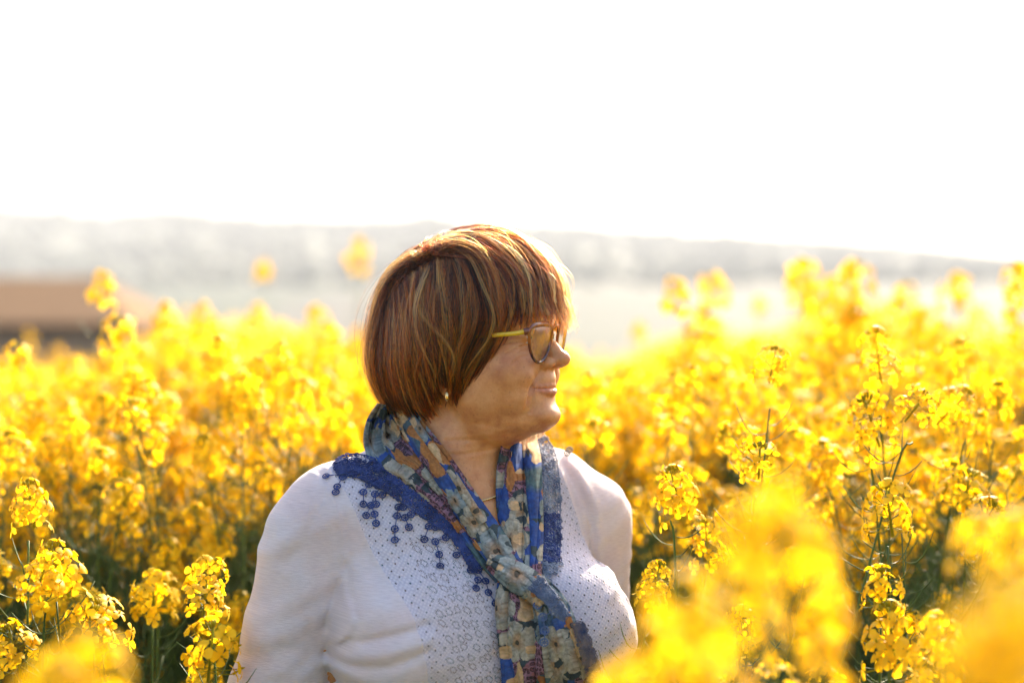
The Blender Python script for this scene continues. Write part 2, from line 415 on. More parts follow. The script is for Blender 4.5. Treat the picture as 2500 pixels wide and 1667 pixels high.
def blouse_material():
    m = M('white_blouse_cloth')
    at = m.n('ShaderNodeAttribute', attribute_name='cloth'); bib = m.n('ShaderNodeAttribute', attribute_name='bib')
    col = m.n('ShaderNodeAttribute', attribute_name='oval')
    mp = m.n('ShaderNodeMapping'); mp.inputs['Rotation'].default_value = (0, 0, .9); m.l(at.outputs['Vector'], mp.inputs[0])
    mask = m.math('GREATER_THAN', bib.outputs['Fac'], .5)
    wob = m.n('ShaderNodeTexNoise', i_Scale=.02); m.l(mp.outputs[0], wob.inputs[0])
    off = m.n('ShaderNodeVectorMath', operation='MULTIPLY_ADD'); m.l(wob.outputs['Color'], off.inputs[0])
    off.inputs[1].default_value = (9, 9, 0); m.l(mp.outputs[0], off.inputs[2])
    def lattice(scale, rnd):
        v = m.n('ShaderNodeTexVoronoi', voronoi_dimensions='2D', i_Scale=scale, i_Randomness=rnd); m.l(off.outputs[0], v.inputs['Vector']); return v
    v1 = lattice(.112, .2)        # eyelets, one per 9 mm
    hole1 = m.math('LESS_THAN', m.math('ADD', v1.outputs['Distance'], m.math('MULTIPLY', wob.outputs[0], .05)), .125)
    v2 = lattice(.30, .25)         # small embroidered net
    # oval leaves of dotted holes beside the placket
    mo = m.n('ShaderNodeMapping'); mo.inputs['Rotation'].default_value = (0, 0, -.7); mo.inputs['Scale'].default_value = (1.35, .85, 1); m.l(off.outputs[0], mo.inputs[0])
    v3 = m.n('ShaderNodeTexVoronoi', voronoi_dimensions='2D', i_Scale=.074, i_Randomness=.4); m.l(mo.outputs[0], v3.inputs['Vector'])
    ring = m.math('COMPARE', v3.outputs['Distance'], .27, .075)
    d3 = lattice(.60, .15); dots = m.math('LESS_THAN', d3.outputs['Distance'], .36)
    hole3 = m.math('MULTIPLY', ring, dots)
    ov = m.math('GREATER_THAN', col.outputs['Fac'], .5)
    h = m.math('MAXIMUM', m.math('MULTIPLY', hole1, m.math('SUBTRACT', 1.0, m.math('MULTIPLY', ov, m.math('LESS_THAN', v3.outputs['Distance'], .36)))), m.math('MULTIPLY', hole3, ov))
    h = m.math('MULTIPLY', h, mask)
    edge = m.math('LESS_THAN', m.math('ABSOLUTE', m.math('SUBTRACT', bib.outputs['Fac'], .62)), .0)
    teal = m.ramp(v1.outputs['Color'], [(0, (.05, .14, .18)), (.5, (.14, .09, .09)), (1, (.06, .17, .20))])  # eyelets are not cut: the dark inside each hole is painted as colour
    n0 = m.n('ShaderNodeTexNoise', i_Scale=.012, i_Detail=3.); m.l(at.outputs['Vector'], n0.inputs[0])
    base = m.ramp(n0.outputs[0], [(.3, (.80, .68, .68)), (.55, (.83, .77, .79)), (.75, (.80, .80, .86))])
    bibc = m.mix(m.math('MULTIPLY', mask, .8), base.outputs[0], (.80, .79, .87))
    net = m.ramp(v2.outputs['Distance'], [(.2, (1, 1, 1)), (.5, (.80, .80, .85))])
    bibc = m.mix(m.math('MULTIPLY', mask, 1.0), bibc, m.mix(1.0, bibc, net.outputs[0], 'MULTIPLY'))
    st = m.n('ShaderNodeMapping'); st.inputs['Scale'].default_value = (.10, 1.1, 1); m.l(at.outputs['Vector'], st.inputs[0])
    kn = m.n('ShaderNodeTexNoise', i_Scale=1., i_Detail=5.); m.l(st.outputs[0], kn.inputs[0])
    ks = m.ramp(kn.outputs[0], [(.35, (.86, .85, .86)), (.6, (1, 1, 1))]); bibc = m.mix(1.0, bibc, ks.outputs[0], 'MULTIPLY')
    c = m.mix(h, bibc, teal.outputs[0])
    m.l(c, m.b.inputs['Base Color'])
    # knit streaks off the panel, embroidery on it
    st = m.n('ShaderNodeMapping'); st.inputs['Scale'].default_value = (.12, 1.3, 1); m.l(at.outputs['Vector'], st.inputs[0])
    kn = m.n('ShaderNodeTexNoise', i_Scale=1., i_Detail=3.); m.l(st.outputs[0], kn.inputs[0])
    rim = m.ramp(v1.outputs['Distance'], [(.10, (0, 0, 0)), (.15, (1, 1, 1)), (.26, (1, 1, 1)), (.36, (.35, .35, .35))])
    rim3 = m.ramp(v3.outputs['Distance'], [(.1, (.9, .9, .9)), (.22, (.2, .2, .2)), (.3, (0, 0, 0)), (.4, (1, 1, 1)), (.5, (.3, .3, .3))])
    emb = m.mix(ov, rim.outputs[0], rim3.outputs[0])
    emb2 = m.mix(.45, emb, v2.outputs['Distance'])
    hb = m.mix(mask, kn.outputs[0], emb2)
    bp = m.bump(hb, .8, .0009); m.l(bp.outputs[0], m.b.inputs['Normal'])
    m.set(Roughness=.85, Sheen_Weight=.25, Specular_IOR_Level=.2)
    tr = m.n('ShaderNodeBsdfTranslucent'); m.l(c, tr.inputs[0]); mx = m.n('ShaderNodeMixShader'); mx.inputs[0].default_value = .22
    m.l(m.b.outputs[0], mx.inputs[1]); m.l(tr.outputs[0], mx.inputs[2]); m.l(mx.outputs[0], m.out.inputs[0])
    return m.m

def build_blouse():
    G = Field(np.arange(-.47, .27, .0026), np.arange(1.48, 2.02, .0026), np.arange(.84, 1.47, .0026))
    b = BF
    trunk(G, 7)
    G.ell(b, (92, -10, -180), (62, 110, 90), 40)      # cloth spans between the breasts
    G.ell(b, (60, 0, -330), (95, 150, 110), 50)
    X = G.a[0][:, None, None]; Y = G.a[1][None, :, None]; Z = G.a[2][None, None, :]
    u, v, w_ = b.loc(X, Y, Z); v2, w2 = v[:, :, 0], None
    A = Field(*G.a)
    for sg in (1, -1):
        sh, el, wr = arm_pts(sg)
        A.chain(b, [(*sh, 61), (*el, 55), (*wr, 37)], 30)
    F = smin(G.F, A.F, 9)
    V, W = np.broadcast_arrays(v, w_)
    front = np.clip((u+20)/40, 0, 1)
    disp = np.zeros(F.shape, np.float32)
    near = np.abs(F) < 24
    vn, wn, fn = V[near], W[near], np.broadcast_to(front, F.shape)[near]
    acc = np.zeros(len(vn), np.float32)
    folds = [([(750, 1505), (775, 1455), (850, 1432), (935, 1412)], -4.5, 4.5), ([(755, 1488), (830, 1470), (940, 1440)], 3.5, 7),
             ([(765, 1510), (840, 1500), (930, 1468)], -3.2, 5), ([(770, 1530), (830, 1545), (900, 1590)], 3.2, 8),
             ([(762, 1545), (800, 1580), (840, 1620)], -3, 6), ([(748, 1440), (765, 1380), (790, 1300)], -2.6, 5),
             ([(790, 1400), (850, 1330), (880, 1270)], 1.6, 12), ([(700, 1480), (690, 1380), (705, 1250)], -1.6, 12),
             ([(640, 1240), (690, 1200), (740, 1120)], 1.8, 6), ([(655, 1290), (700, 1230), (742, 1150)], -1.8, 7),
             ([(640, 1480), (700, 1500), (745, 1480)], -2, 9), ([(630, 1540), (690, 1550), (742, 1520)], 2.4, 9),
             ([(600, 1460), (650, 1420), (680, 1330)], 1.4, 12)]
    for pts, amp, wd in folds:
        acc += amp*np.exp(-(seg2(vn, wn, vw(pts, 1.63))/wd)**2)
    folds += [([(742, 1500), (758, 1440), (772, 1370), (776, 1290)], -2.6, 3.2), ([(735, 1480), (748, 1400), (758, 1320)], 2.0, 5), ([(760, 1478), (800, 1462), (850, 1470)], -2.2, 3.5), ([(765, 1525), (800, 1524), (850, 1560), (900, 1640)], -2.5, 4), ([(600, 1395), (640, 1370), (700, 1375), (740, 1400)], -1.8, 6), ([(585, 1450), (640, 1440), (690, 1460)], 1.6, 6), ([(575, 1530), (640, 1510), (700, 1530)], -1.8, 7), ([(640, 1215), (665, 1190), (700, 1165)], -1.5, 4), ([(650, 1330), (690, 1290), (720, 1230)], 1.5, 5)]
    folds2 = [([(1345, 1080), (1392, 1180), (1415, 1300), (1418, 1400)], -4, 6), ([(1375, 1090), (1412, 1180), (1430, 1290)], 3, 8),
              ([(1400, 1290), (1375, 1330), (1330, 1350)], 2.5, 6), ([(1395, 1275), (1360, 1300)], -3, 5)]
    for pts, amp, wd in folds2:
        acc += amp*np.exp(-(seg2(vn, wn, vw(pts, 1.72))/wd)**2)
    for pts, Yd in ((SEAM_N, 0), (ARMHOLE, 0), (SEAM_F, 0)):
        acc += 1.7*np.exp(-(seg2(vn, wn, pts)/2.4)**2)-.9*np.exp(-(seg2(vn+5, wn, pts)/2.4)**2)
    acc *= fn
    acc += 6.5*(vnoise(vn+.5*wn, wn-.3*vn, 81, 46)-.5)+3.2*(vnoise(vn*.6+wn, wn*.5, 83, 17)-.5)
    acc += 1.2*np.sin(vn*.045+wn*.03+2*np.sin(wn*.021))+.8*np.sin(wn*.08-vn*.05+1.5*np.sin(vn*.03))
    disp[near] = acc
    F = F-disp
    # neck opening, hem, cuffs
    vb, wb = 8, 0
    op = np.sqrt(((v-6)/72)**2+((w_-38)/(100+0*w_))**2)-1
    F = np.maximum(F, np.where(u > -10, -op*70, -1e3))
    neck = np.sqrt((u+5)**2+(v-4)**2)-74
    F = np.maximum(F, np.where(w_ > 5, -neck, -1e3))
    F = np.maximum(F, -(w_+520))
    P, Q = surface_nets(F.astype(np.float32), G.a)
    P = relax(P, Q, 2, .5)
    o = mesh_np('blouse', P, Q, blouse_material(), person)
    u, v, w_ = b.loc(*P.T)
    set_uv(o, np.stack([v, w_], 1))
    sn = np.array(SEAM_N); sf = np.array(SEAM_F)
    vN = np.interp(-w_, -sn[:, 1], sn[:, 0]); vF = np.interp(-w_, -sf[:, 1], sf[:, 0])
    bib = np.clip(.5+np.minimum(vN-v, v-vF)/8, 0, 1)*(u > -10)
    a = o.data.attributes.new('bib', 'FLOAT', 'POINT'); a.data.foreach_set('value', bib.astype(np.float32))
    pn = np.array(vw([(1040, 1250), (1060, 1420), (1085, 1568), (1090, 1700)], 1.6))
    vc = np.interp(-w_, -pn[:, 1], pn[:, 0])
    ovl = np.clip(.5+(34-abs(v-vc))/6, 0, 1)*(w_ < -55)
    a = o.data.attributes.new('oval', 'FLOAT', 'POINT'); a.data.foreach_set('value', ovl.astype(np.float32))
    return o
blouse = build_blouse()
m = M('dark_trousers'); m.set(Base_Color=(.02, .025, .05, 1), Roughness=.8)
tn = m.n('ShaderNodeTexNoise', i_Scale=300.); m.l(m.bump(tn.outputs[0], .3, .001).outputs[0], m.b.inputs['Normal'])
def build_trousers():
    G = Field(np.arange(-.36, .22, .008), np.arange(1.5, 2.05, .008), np.arange(.05, .93, .008)); b = BF
    G.ell(b, (-10, 0, -500), (134, 194, 130), 30)
    for sg in (1, -1): G.chain(b, [(0, 90*sg, -560, 101), (5, 85*sg, -900, 68), (-15, 85*sg, -1300, 58)], 30)
    F = np.maximum(G.F, -(G.a[2][None, None, :]-.07)*1000)
    P, Q = surface_nets(F, G.a); mesh_np('trousers', P, Q, m.m, person)
build_trousers()

# ------------------------------------------------------------------ hair
def ellf(p, c, r):
    q = p-np.array(c, float); r = np.array(r, float)
    a = np.sqrt(((q/r)**2).sum(-1)); b = np.sqrt(((q/r**2)**2).sum(-1))+1e-9
    return a*(a-1)/b
def shell(p):                  # outer surface of the hair, head coordinates in mm
    d = ellf(p, (2, 0, 4), (122, 88, 111))
    d = smin(d, ellf(p, (32, -4, 22), (94, 76, 88)), 20)
    d = smin(d, ellf(p, (-26, 0, -48), (97, 86, 90)), 24)
    return d
def grad(p, f=shell):
    e = .5; g = np.stack([f(p+np.eye(3)[i]*e)-f(p-np.eye(3)[i]*e) for i in range(3)], -1)
    return g/(np.linalg.norm(g, axis=-1, keepdims=True)+1e-9)
def cut(p):                    # height where strands end, by the angle from straight ahead
    th = np.degrees(np.arctan2(np.abs(p[..., 1]), p[..., 0]))
    return np.interp(th, [0, 12, 24, 33, 38, 44, 52, 64, 74, 88, 98, 110, 125, 180],
                     [8, 6, 3, -4, -14, -32, -64, -80, -77, -78, -84, -102, -108, -104])

def hair_materials():
    m = M('hair_strand'); m.t.nodes.remove(m.b)
    at = m.n('ShaderNodeAttribute', attribute_name='strand')
    hb = m.n('ShaderNodeBsdfHairPrincipled', parametrization='COLOR')
    hi = m.n('ShaderNodeHairInfo')
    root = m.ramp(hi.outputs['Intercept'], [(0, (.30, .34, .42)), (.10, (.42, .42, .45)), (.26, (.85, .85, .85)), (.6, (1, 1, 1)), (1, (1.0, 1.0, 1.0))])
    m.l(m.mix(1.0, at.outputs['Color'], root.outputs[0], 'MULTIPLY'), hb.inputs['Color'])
    hb.inputs['Roughness'].default_value = .30; hb.inputs['Radial Roughness'].default_value = .55
    hb.inputs['Coat'].default_value = 0.0; hb.inputs['IOR'].default_value = 1.5
    m.l(hb.outputs[0], m.out.inputs[0])
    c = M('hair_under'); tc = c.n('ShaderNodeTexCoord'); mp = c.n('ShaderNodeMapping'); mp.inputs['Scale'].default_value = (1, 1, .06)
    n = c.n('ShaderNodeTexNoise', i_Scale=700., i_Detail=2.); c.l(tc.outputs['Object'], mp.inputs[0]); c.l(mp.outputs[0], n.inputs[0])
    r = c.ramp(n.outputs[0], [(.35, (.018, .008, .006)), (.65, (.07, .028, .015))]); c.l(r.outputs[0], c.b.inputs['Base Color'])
    c.set(Roughness=.6); return m.m, c.m
HAIR, UNDER = hair_materials()

def build_hair():
    rng = np.random.default_rng(4)
    # cap under the strands
    ax = [np.arange(-.21, .10, .003), np.arange(1.58, 1.89, .003), np.arange(1.45, 1.70, .003)]
    X, Y, Z = np.meshgrid(*ax, indexing='ij')
    P = np.stack(HF.loc(X, Y, Z), -1)
    F = shell(P)+11
    F = np.maximum(F, cut(P)+9-P[..., 2])
    F = np.maximum(F, -(ellf(P, (10, 0, -20), (92, 66, 110))))
    V, Q = surface_nets(F.astype(np.float32), ax); V = relax(V, Q, 3, .5)
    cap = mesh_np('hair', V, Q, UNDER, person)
    # parting runs back from the crown on the near side
    def hit(x, y):             # where the line of sight through that photo pixel meets the hair
        q = np.array([0, 0, EYE]); dv = px(x, y, 1.); dv[2] -= EYE; dv /= np.linalg.norm(dv); q = q+dv*1.4
        for _ in range(60):
            dd = float(shell(np.array(HF.loc(*q)))); q = q+dv*max(dd, 0)*.0009
        return np.array(HF.loc(*q))
    S0, S1, P0 = hit(1100, 614), hit(952, 706), hit(1024, 606)
    print('part', S0, S1, P0)
    def seg(p):
        t = np.clip(((p-S0)@(S1-S0))/((S1-S0)@(S1-S0)), 0, 1); return S0+t[..., None]*(S1-S0)
    NG = 2500
    # guide roots spread over the scalp, many of them along the parting
    t = rng.random(NG); A = S0+t[:, None]*(S1-S0)+rng.normal(0, 1, (NG, 3))*np.array([7, 6, 5])
    th = rng.uniform(0, 2*np.pi, NG); ph = np.arccos(rng.uniform(-.35, 1, NG))
    Bq = np.stack([-6+131*np.sin(ph)*np.cos(th), 90*np.sin(ph)*np.sin(th), 4+112*np.cos(ph)], 1)
    pick = rng.random(NG) < .40
    R = np.where(pick[:, None], A, Bq)
    R = R[R[:, 2] > cut(R)+18]; NG = len(R)
    layer = np.where(rng.random(NG) < .6, rng.uniform(-9, 0, NG), rng.uniform(-1, 3.5, NG))
    L = 46; step = 6.0
    p = R.copy(); path = np.zeros((NG, L, 3)); alive = np.ones(NG, bool); n_ok = np.full(NG, L)
    short = (rng.random(NG) < .16) & (R[:, 2] > 60)
    layer = np.where(short, rng.uniform(1, 4.5, NG), layer)
    ph1, ph2 = rng.uniform(0, 6.3, (2, NG)); lenj = rng.normal(0, 1, NG)*7.5*np.where(R[:, 0] > 0, 1.1, 1)+np.where(rng.random(NG) < .2, rng.uniform(0, 16, NG), 0)-np.where(rng.random(NG) < .1, rng.uniform(0, 10, NG), 0)+np.where(short, rng.uniform(14, 48, NG), 0)
    wav = rng.uniform(.4, 1.5, NG)
    for i in range(L):
        g = grad(p); lay = layer*min(1, .3+i/8)-2.0*max(0, 1-i/5)
        p = p-g*(shell(p)-lay)[:, None]
        path[:, i] = p
        s = p-seg(p); dist = np.linalg.norm(s, axis=1)
        rad = s/(dist[:, None]+1e-6)
        upside = (p[:, 1] < seg(p)[:, 1]-2)[:, None]
        c = p-P0; rad = np.where(upside, c/(np.linalg.norm(c, axis=1)[:, None]+1e-6), rad)
        rad[dist < 6] += np.array([.25, .0, 0])*np.sign(rng.normal(size=(dist < 6).sum()))[:, None]
        down = np.array([0, 0, -1.])
        k = np.clip(1-np.exp(-dist/55), 0, .93)[:, None]
        frontal = np.clip((p[:, 0]-10)/70, 0, 1)*np.clip((p[:, 2]-35)/60, 0, 1)
        d = rad*(1-k)+down*k+np.array([1., 0, 0])*(.5*frontal[:, None])
        # the front sweeps towards the far temple's side a little, the ends turn in
        d[:, 1] += .18*np.sin(ph1+i*.25)*wav; d[:, 0] += .16*np.sin(ph2+i*.31)*wav
        back = np.clip((22-p[:, 2])/40, 0, 1)*np.clip((p[:, 1]-20)/30, 0, 1)*np.clip((p[:, 0]-20)/30, 0, 1)
        d[:, 0] -= .6*back
        turn = np.clip((-40-p[:, 2])/50, 0, 1)*np.clip((30-p[:, 0])/40, 0, 1)
        d[:, 0] += .12*turn
        d -= g*(d*g).sum(1)[:, None]
        d /= np.linalg.norm(d, axis=1)[:, None]+1e-9
        done = (p[:, 2] < cut(p)+lenj) & alive
        n_ok[done] = i+1; alive &= ~done
        p = p+d*step
    ok = n_ok > 5; path, n_ok, layer = path[ok], n_ok[ok], layer[ok]; NG = len(path)
    loose = (rng.random(NG) < .06) & (n_ok > 18) & (path[:, 0, 1] > 22)
    path = path.copy(); tl = np.linspace(0, 1, L)
    for q_ in np.where(loose)[0]:
        N_ = grad(path[q_]); T_ = np.gradient(path[q_], axis=0); B_ = np.cross(T_, N_); B_ /= np.linalg.norm(B_, axis=1, keepdims=True)+1e-9
        tq_ = np.clip(np.arange(L)/n_ok[q_], 0, 1)
        path[q_] += B_*(rng.normal(0, 7)*np.sin(tq_*np.pi*rng.integers(1, 3))*np.clip(tq_*6, 0, 1))[:, None]+N_*(rng.uniform(2, 6)*np.sin(tq_*np.pi))[:, None]
    # colour of each lock
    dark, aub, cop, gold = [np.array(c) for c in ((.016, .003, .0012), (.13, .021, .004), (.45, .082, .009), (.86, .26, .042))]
    q = rng.random(NG)+.06*layer/5; q = q+.30*np.clip((path[:, 4, 0]-10)/50, 0, 1)*np.clip((50-path[:, 4, 1])/40, 0, 1)+.12*short[ok]  # top front locks shifted lighter: the sun's rim glow put into their colour
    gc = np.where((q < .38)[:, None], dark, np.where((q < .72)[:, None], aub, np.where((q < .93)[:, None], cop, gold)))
    gc = gc*rng.uniform(.75, 1.3, (NG, 1))
    # children
    K = 14; gi = np.repeat(np.arange(NG), K); NS = len(gi); PT = 18
    tt = np.linspace(0, 1, PT)
    fl = (n_ok[gi]-1)*(1-np.abs(rng.normal(0, .06, NS))).clip(.7, 1.0)
    s0 = rng.uniform(0, .12, NS)*fl
    idx = s0[:, None]+(fl-s0)[:, None]*tt[None]
    i0 = np.clip(idx.astype(int), 0, L-2); fr = (idx-i0)[..., None]
    S = path[gi[:, None], i0]*(1-fr)+path[gi[:, None], i0+1]*fr
    N = grad(S)
    T = np.gradient(S, axis=1); T /= np.linalg.norm(T, axis=-1, keepdims=True)+1e-9
    Bn = np.cross(T, N)
    r0 = rng.normal(0, 2.1, NS); r1 = rng.normal(0, .8, NS)
    spread = (1-.84*tt[None]**1.2)
    a1, a2 = rng.uniform(0, 6.3, (2, NS, 1)); am = rng.uniform(.1, .7, (NS, 1))
    fly = rng.random(NS) < .08
    S = S+Bn*(r0[:, None]*spread+am*np.sin(a1+tt*9))[..., None]+N*(r1[:, None]*spread+.4*am*np.sin(a2+tt*11))[..., None]
    fa = np.where(fly, rng.gamma(1.6, 3.0, NS), 0)
    S = S+N*(fa[:, None]*np.sin(np.pi*np.clip(tt, 0, .9))[None]**2)[..., None]+Bn*((fly*rng.normal(0, 9, NS))[:, None]*tt[None]**2)[..., None]
    # the tips of the fringe lift off the forehead
    fw = np.clip((S[..., 0]-104)/18, 0, 1)*np.clip((30-S[..., 2])/40, 0, 1)*tt[None]**2
    S[..., 0] += fw*10*rng.uniform(.2, 1.5, (NS, 1))
    Wp = HF.world(S[..., 0], S[..., 1], S[..., 2])
    hc = bpy.data.hair_curves.new('hair_strands'); hc.add_curves([PT]*NS)
    hc.attributes['position'].data.foreach_set('vector', Wp.astype(np.float32).ravel())
    ra = hc.attributes.new('radius', 'FLOAT', 'POINT')
    rad = (np.where(fly, .12, .17)*rng.uniform(.7, 1.2, NS))[:, None]*(1-.55*tt[None]**2)/1000
    ra.data.foreach_set('value', rad.astype(np.float32).ravel())
    ca = hc.attributes.new('strand', 'FLOAT_COLOR', 'CURVE')
    cc = np.ones((NS, 4), np.float32); own = rng.random((NS, 1)); cc[:, :3] = np.where(own < .04, gold*.9, np.where(own < .10, cop, np.where(own > .9, dark, gc[gi])))*rng.uniform(.7, 1.3, (NS, 1)); ca.data.foreach_set('color', cc.ravel())
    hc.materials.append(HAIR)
    ho = bpy.data.objects.new('hair_strands', hc); C.objects.link(ho); ho.parent = cap
    return cap
hair = build_hair()
# ------------------------------------------------------------------ eyes, glasses, jewellery
def tube(pts, rad, n=8, closed=False, flat=None, up=None):
    """swept tube: pts (k,3) metres, rad scalar or (k,) or (k,2) half-axes (along up, across)"""
    P = np.asarray(pts, float); k = len(P)
    T = np.roll(P, -1, 0)-np.roll(P, 1, 0) if closed else np.gradient(P, axis=0)
    T /= np.linalg.norm(T, axis=1, keepdims=True)+1e-12
    U = np.zeros_like(P); u = np.array(up if up is not None else (0, 0, 1.), float)
    if up is None and abs(T[0] @ u) > .9: u = np.array([1., 0, 0])
    for i in range(k):
        u2 = (u if up is None else np.array(up, float))
        u2 = u2-T[i]*(u2@T[i]); u2 /= np.linalg.norm(u2)+1e-12; U[i] = u2; u = u2
    W = np.cross(T, U)
    R = np.broadcast_to(np.asarray(rad, float).reshape(-1, 1) if np.ndim(rad) == 1 else np.asarray(rad, float), (k, 1) if np.ndim(rad) < 2 else (k, 2))
    ra, rb = (R[:, :1], R[:, -1:])
    a = np.linspace(0, 2*np.pi, n, endpoint=False)
    V = (P[:, None]+U[:, None]*(np.cos(a)[None, :, None]*ra[:, None])+W[:, None]*(np.sin(a)[None, :, None]*rb[:, None])).reshape(-1, 3)
    i = np.arange(k if closed else k-1)[:, None]; j = np.arange(n)[None]
    a0, a1 = i*n+j, i*n+(j+1) % n; b0, b1 = ((i+1) % k)*n+j, ((i+1) % k)*n+(j+1) % n
    Q = np.stack([a0, a1, b1, b0], -1).reshape(-1, 4)
    if not closed:
        V = np.concatenate([V, P[:1], P[-1:]]); c0, c1 = len(V)-2, len(V)-1
        jj = np.arange(n); Q = np.concatenate([Q, np.stack([(jj+1) % n, jj, np.full(n, c0), np.full(n, c0)], 1)[:, [0, 1, 2, 2]]])
        Q = Q[:-n]; cap1 = np.stack([(jj+1) % n, jj, np.full(n, c0)], 1); cap2 = np.stack([(k-1)*n+jj, (k-1)*n+(jj+1) % n, np.full(n, c1)], 1)
        return V, [Q, np.concatenate([cap1, cap2])]
    return V, [Q]
def join(parts):
    V, Q4, Q3, n = [], [], [], 0
    for v, fs in parts:
        for f in (fs if isinstance(fs, list) else [fs]):
            f = np.asarray(f)
            (Q4 if f.shape[1] == 4 else Q3).append(f+n)
        V.append(v); n += len(v)
    return np.concatenate(V), [np.concatenate(q) for q in (Q4, Q3) if q]
def spline(pts, n, closed=False):
    P = np.asarray(pts, float); k = len(P)
    if closed: P = np.concatenate([P[-1:], P, P[:2]])
    else: P = np.concatenate([2*P[:1]-P[1:2], P, 2*P[-1:]-P[-2:-1]])
    m = k if closed else k-1
    t = np.linspace(0, m, n, endpoint=not closed); i = np.clip(t.astype(int), 0, m-1); f = (t-i)[:, None]
    p0, p1, p2, p3 = P[i], P[i+1], P[i+2], P[i+3]
    return .5*(2*p1+(p2-p0)*f+(2*p0-5*p1+4*p2-p3)*f*f+(3*p1-p0-3*p2+p3)*f**3)

def build_eyes():
    m = M('eye_white'); at = m.n('ShaderNodeAttribute', attribute_name='iris')
    r = m.ramp(at.outputs['Fac'], [(0, (.01, .01, .01)), (.3, (.012, .01, .01)), (.34, (.10, .13, .14)), (.60, (.16, .20, .20)), (.68, (.03, .03, .03)), (.74, (.72, .68, .64)), (1, (.7, .6, .56))])
    m.l(r.outputs[0], m.b.inputs['Base Color']); m.set(Roughness=.08)
    for sg in (1, -1):
        th, ph = np.meshgrid(np.linspace(0, np.pi, 24), np.linspace(0, 2*np.pi, 36, endpoint=False), indexing='ij')
        d = np.stack([np.cos(th), np.sin(th)*np.cos(ph), np.sin(th)*np.sin(ph)], -1).reshape(-1, 3)
        c = np.array([91.2, 31*sg, -15.5]); p = c+d*11.5
        i, j = np.arange(23)[:, None], np.arange(36)[None]
        Q = np.stack([i*36+j, i*36+(j+1) % 36, (i+1)*36+(j+1) % 36, (i+1)*36+j], -1).reshape(-1, 4)
        gz = np.array([1, -.12, .02]); gz /= np.linalg.norm(gz)
        o = mesh_np('eye', HF.world(*p.T), Q[36:], m.m, person)
        a = o.data.attributes.new('iris', 'FLOAT', 'POINT')
        a.data.foreach_set('value', np.clip(np.degrees(np.arccos(np.clip(d@gz, -1, 1)))/42, 0, 1).astype(np.float32))
build_eyes()

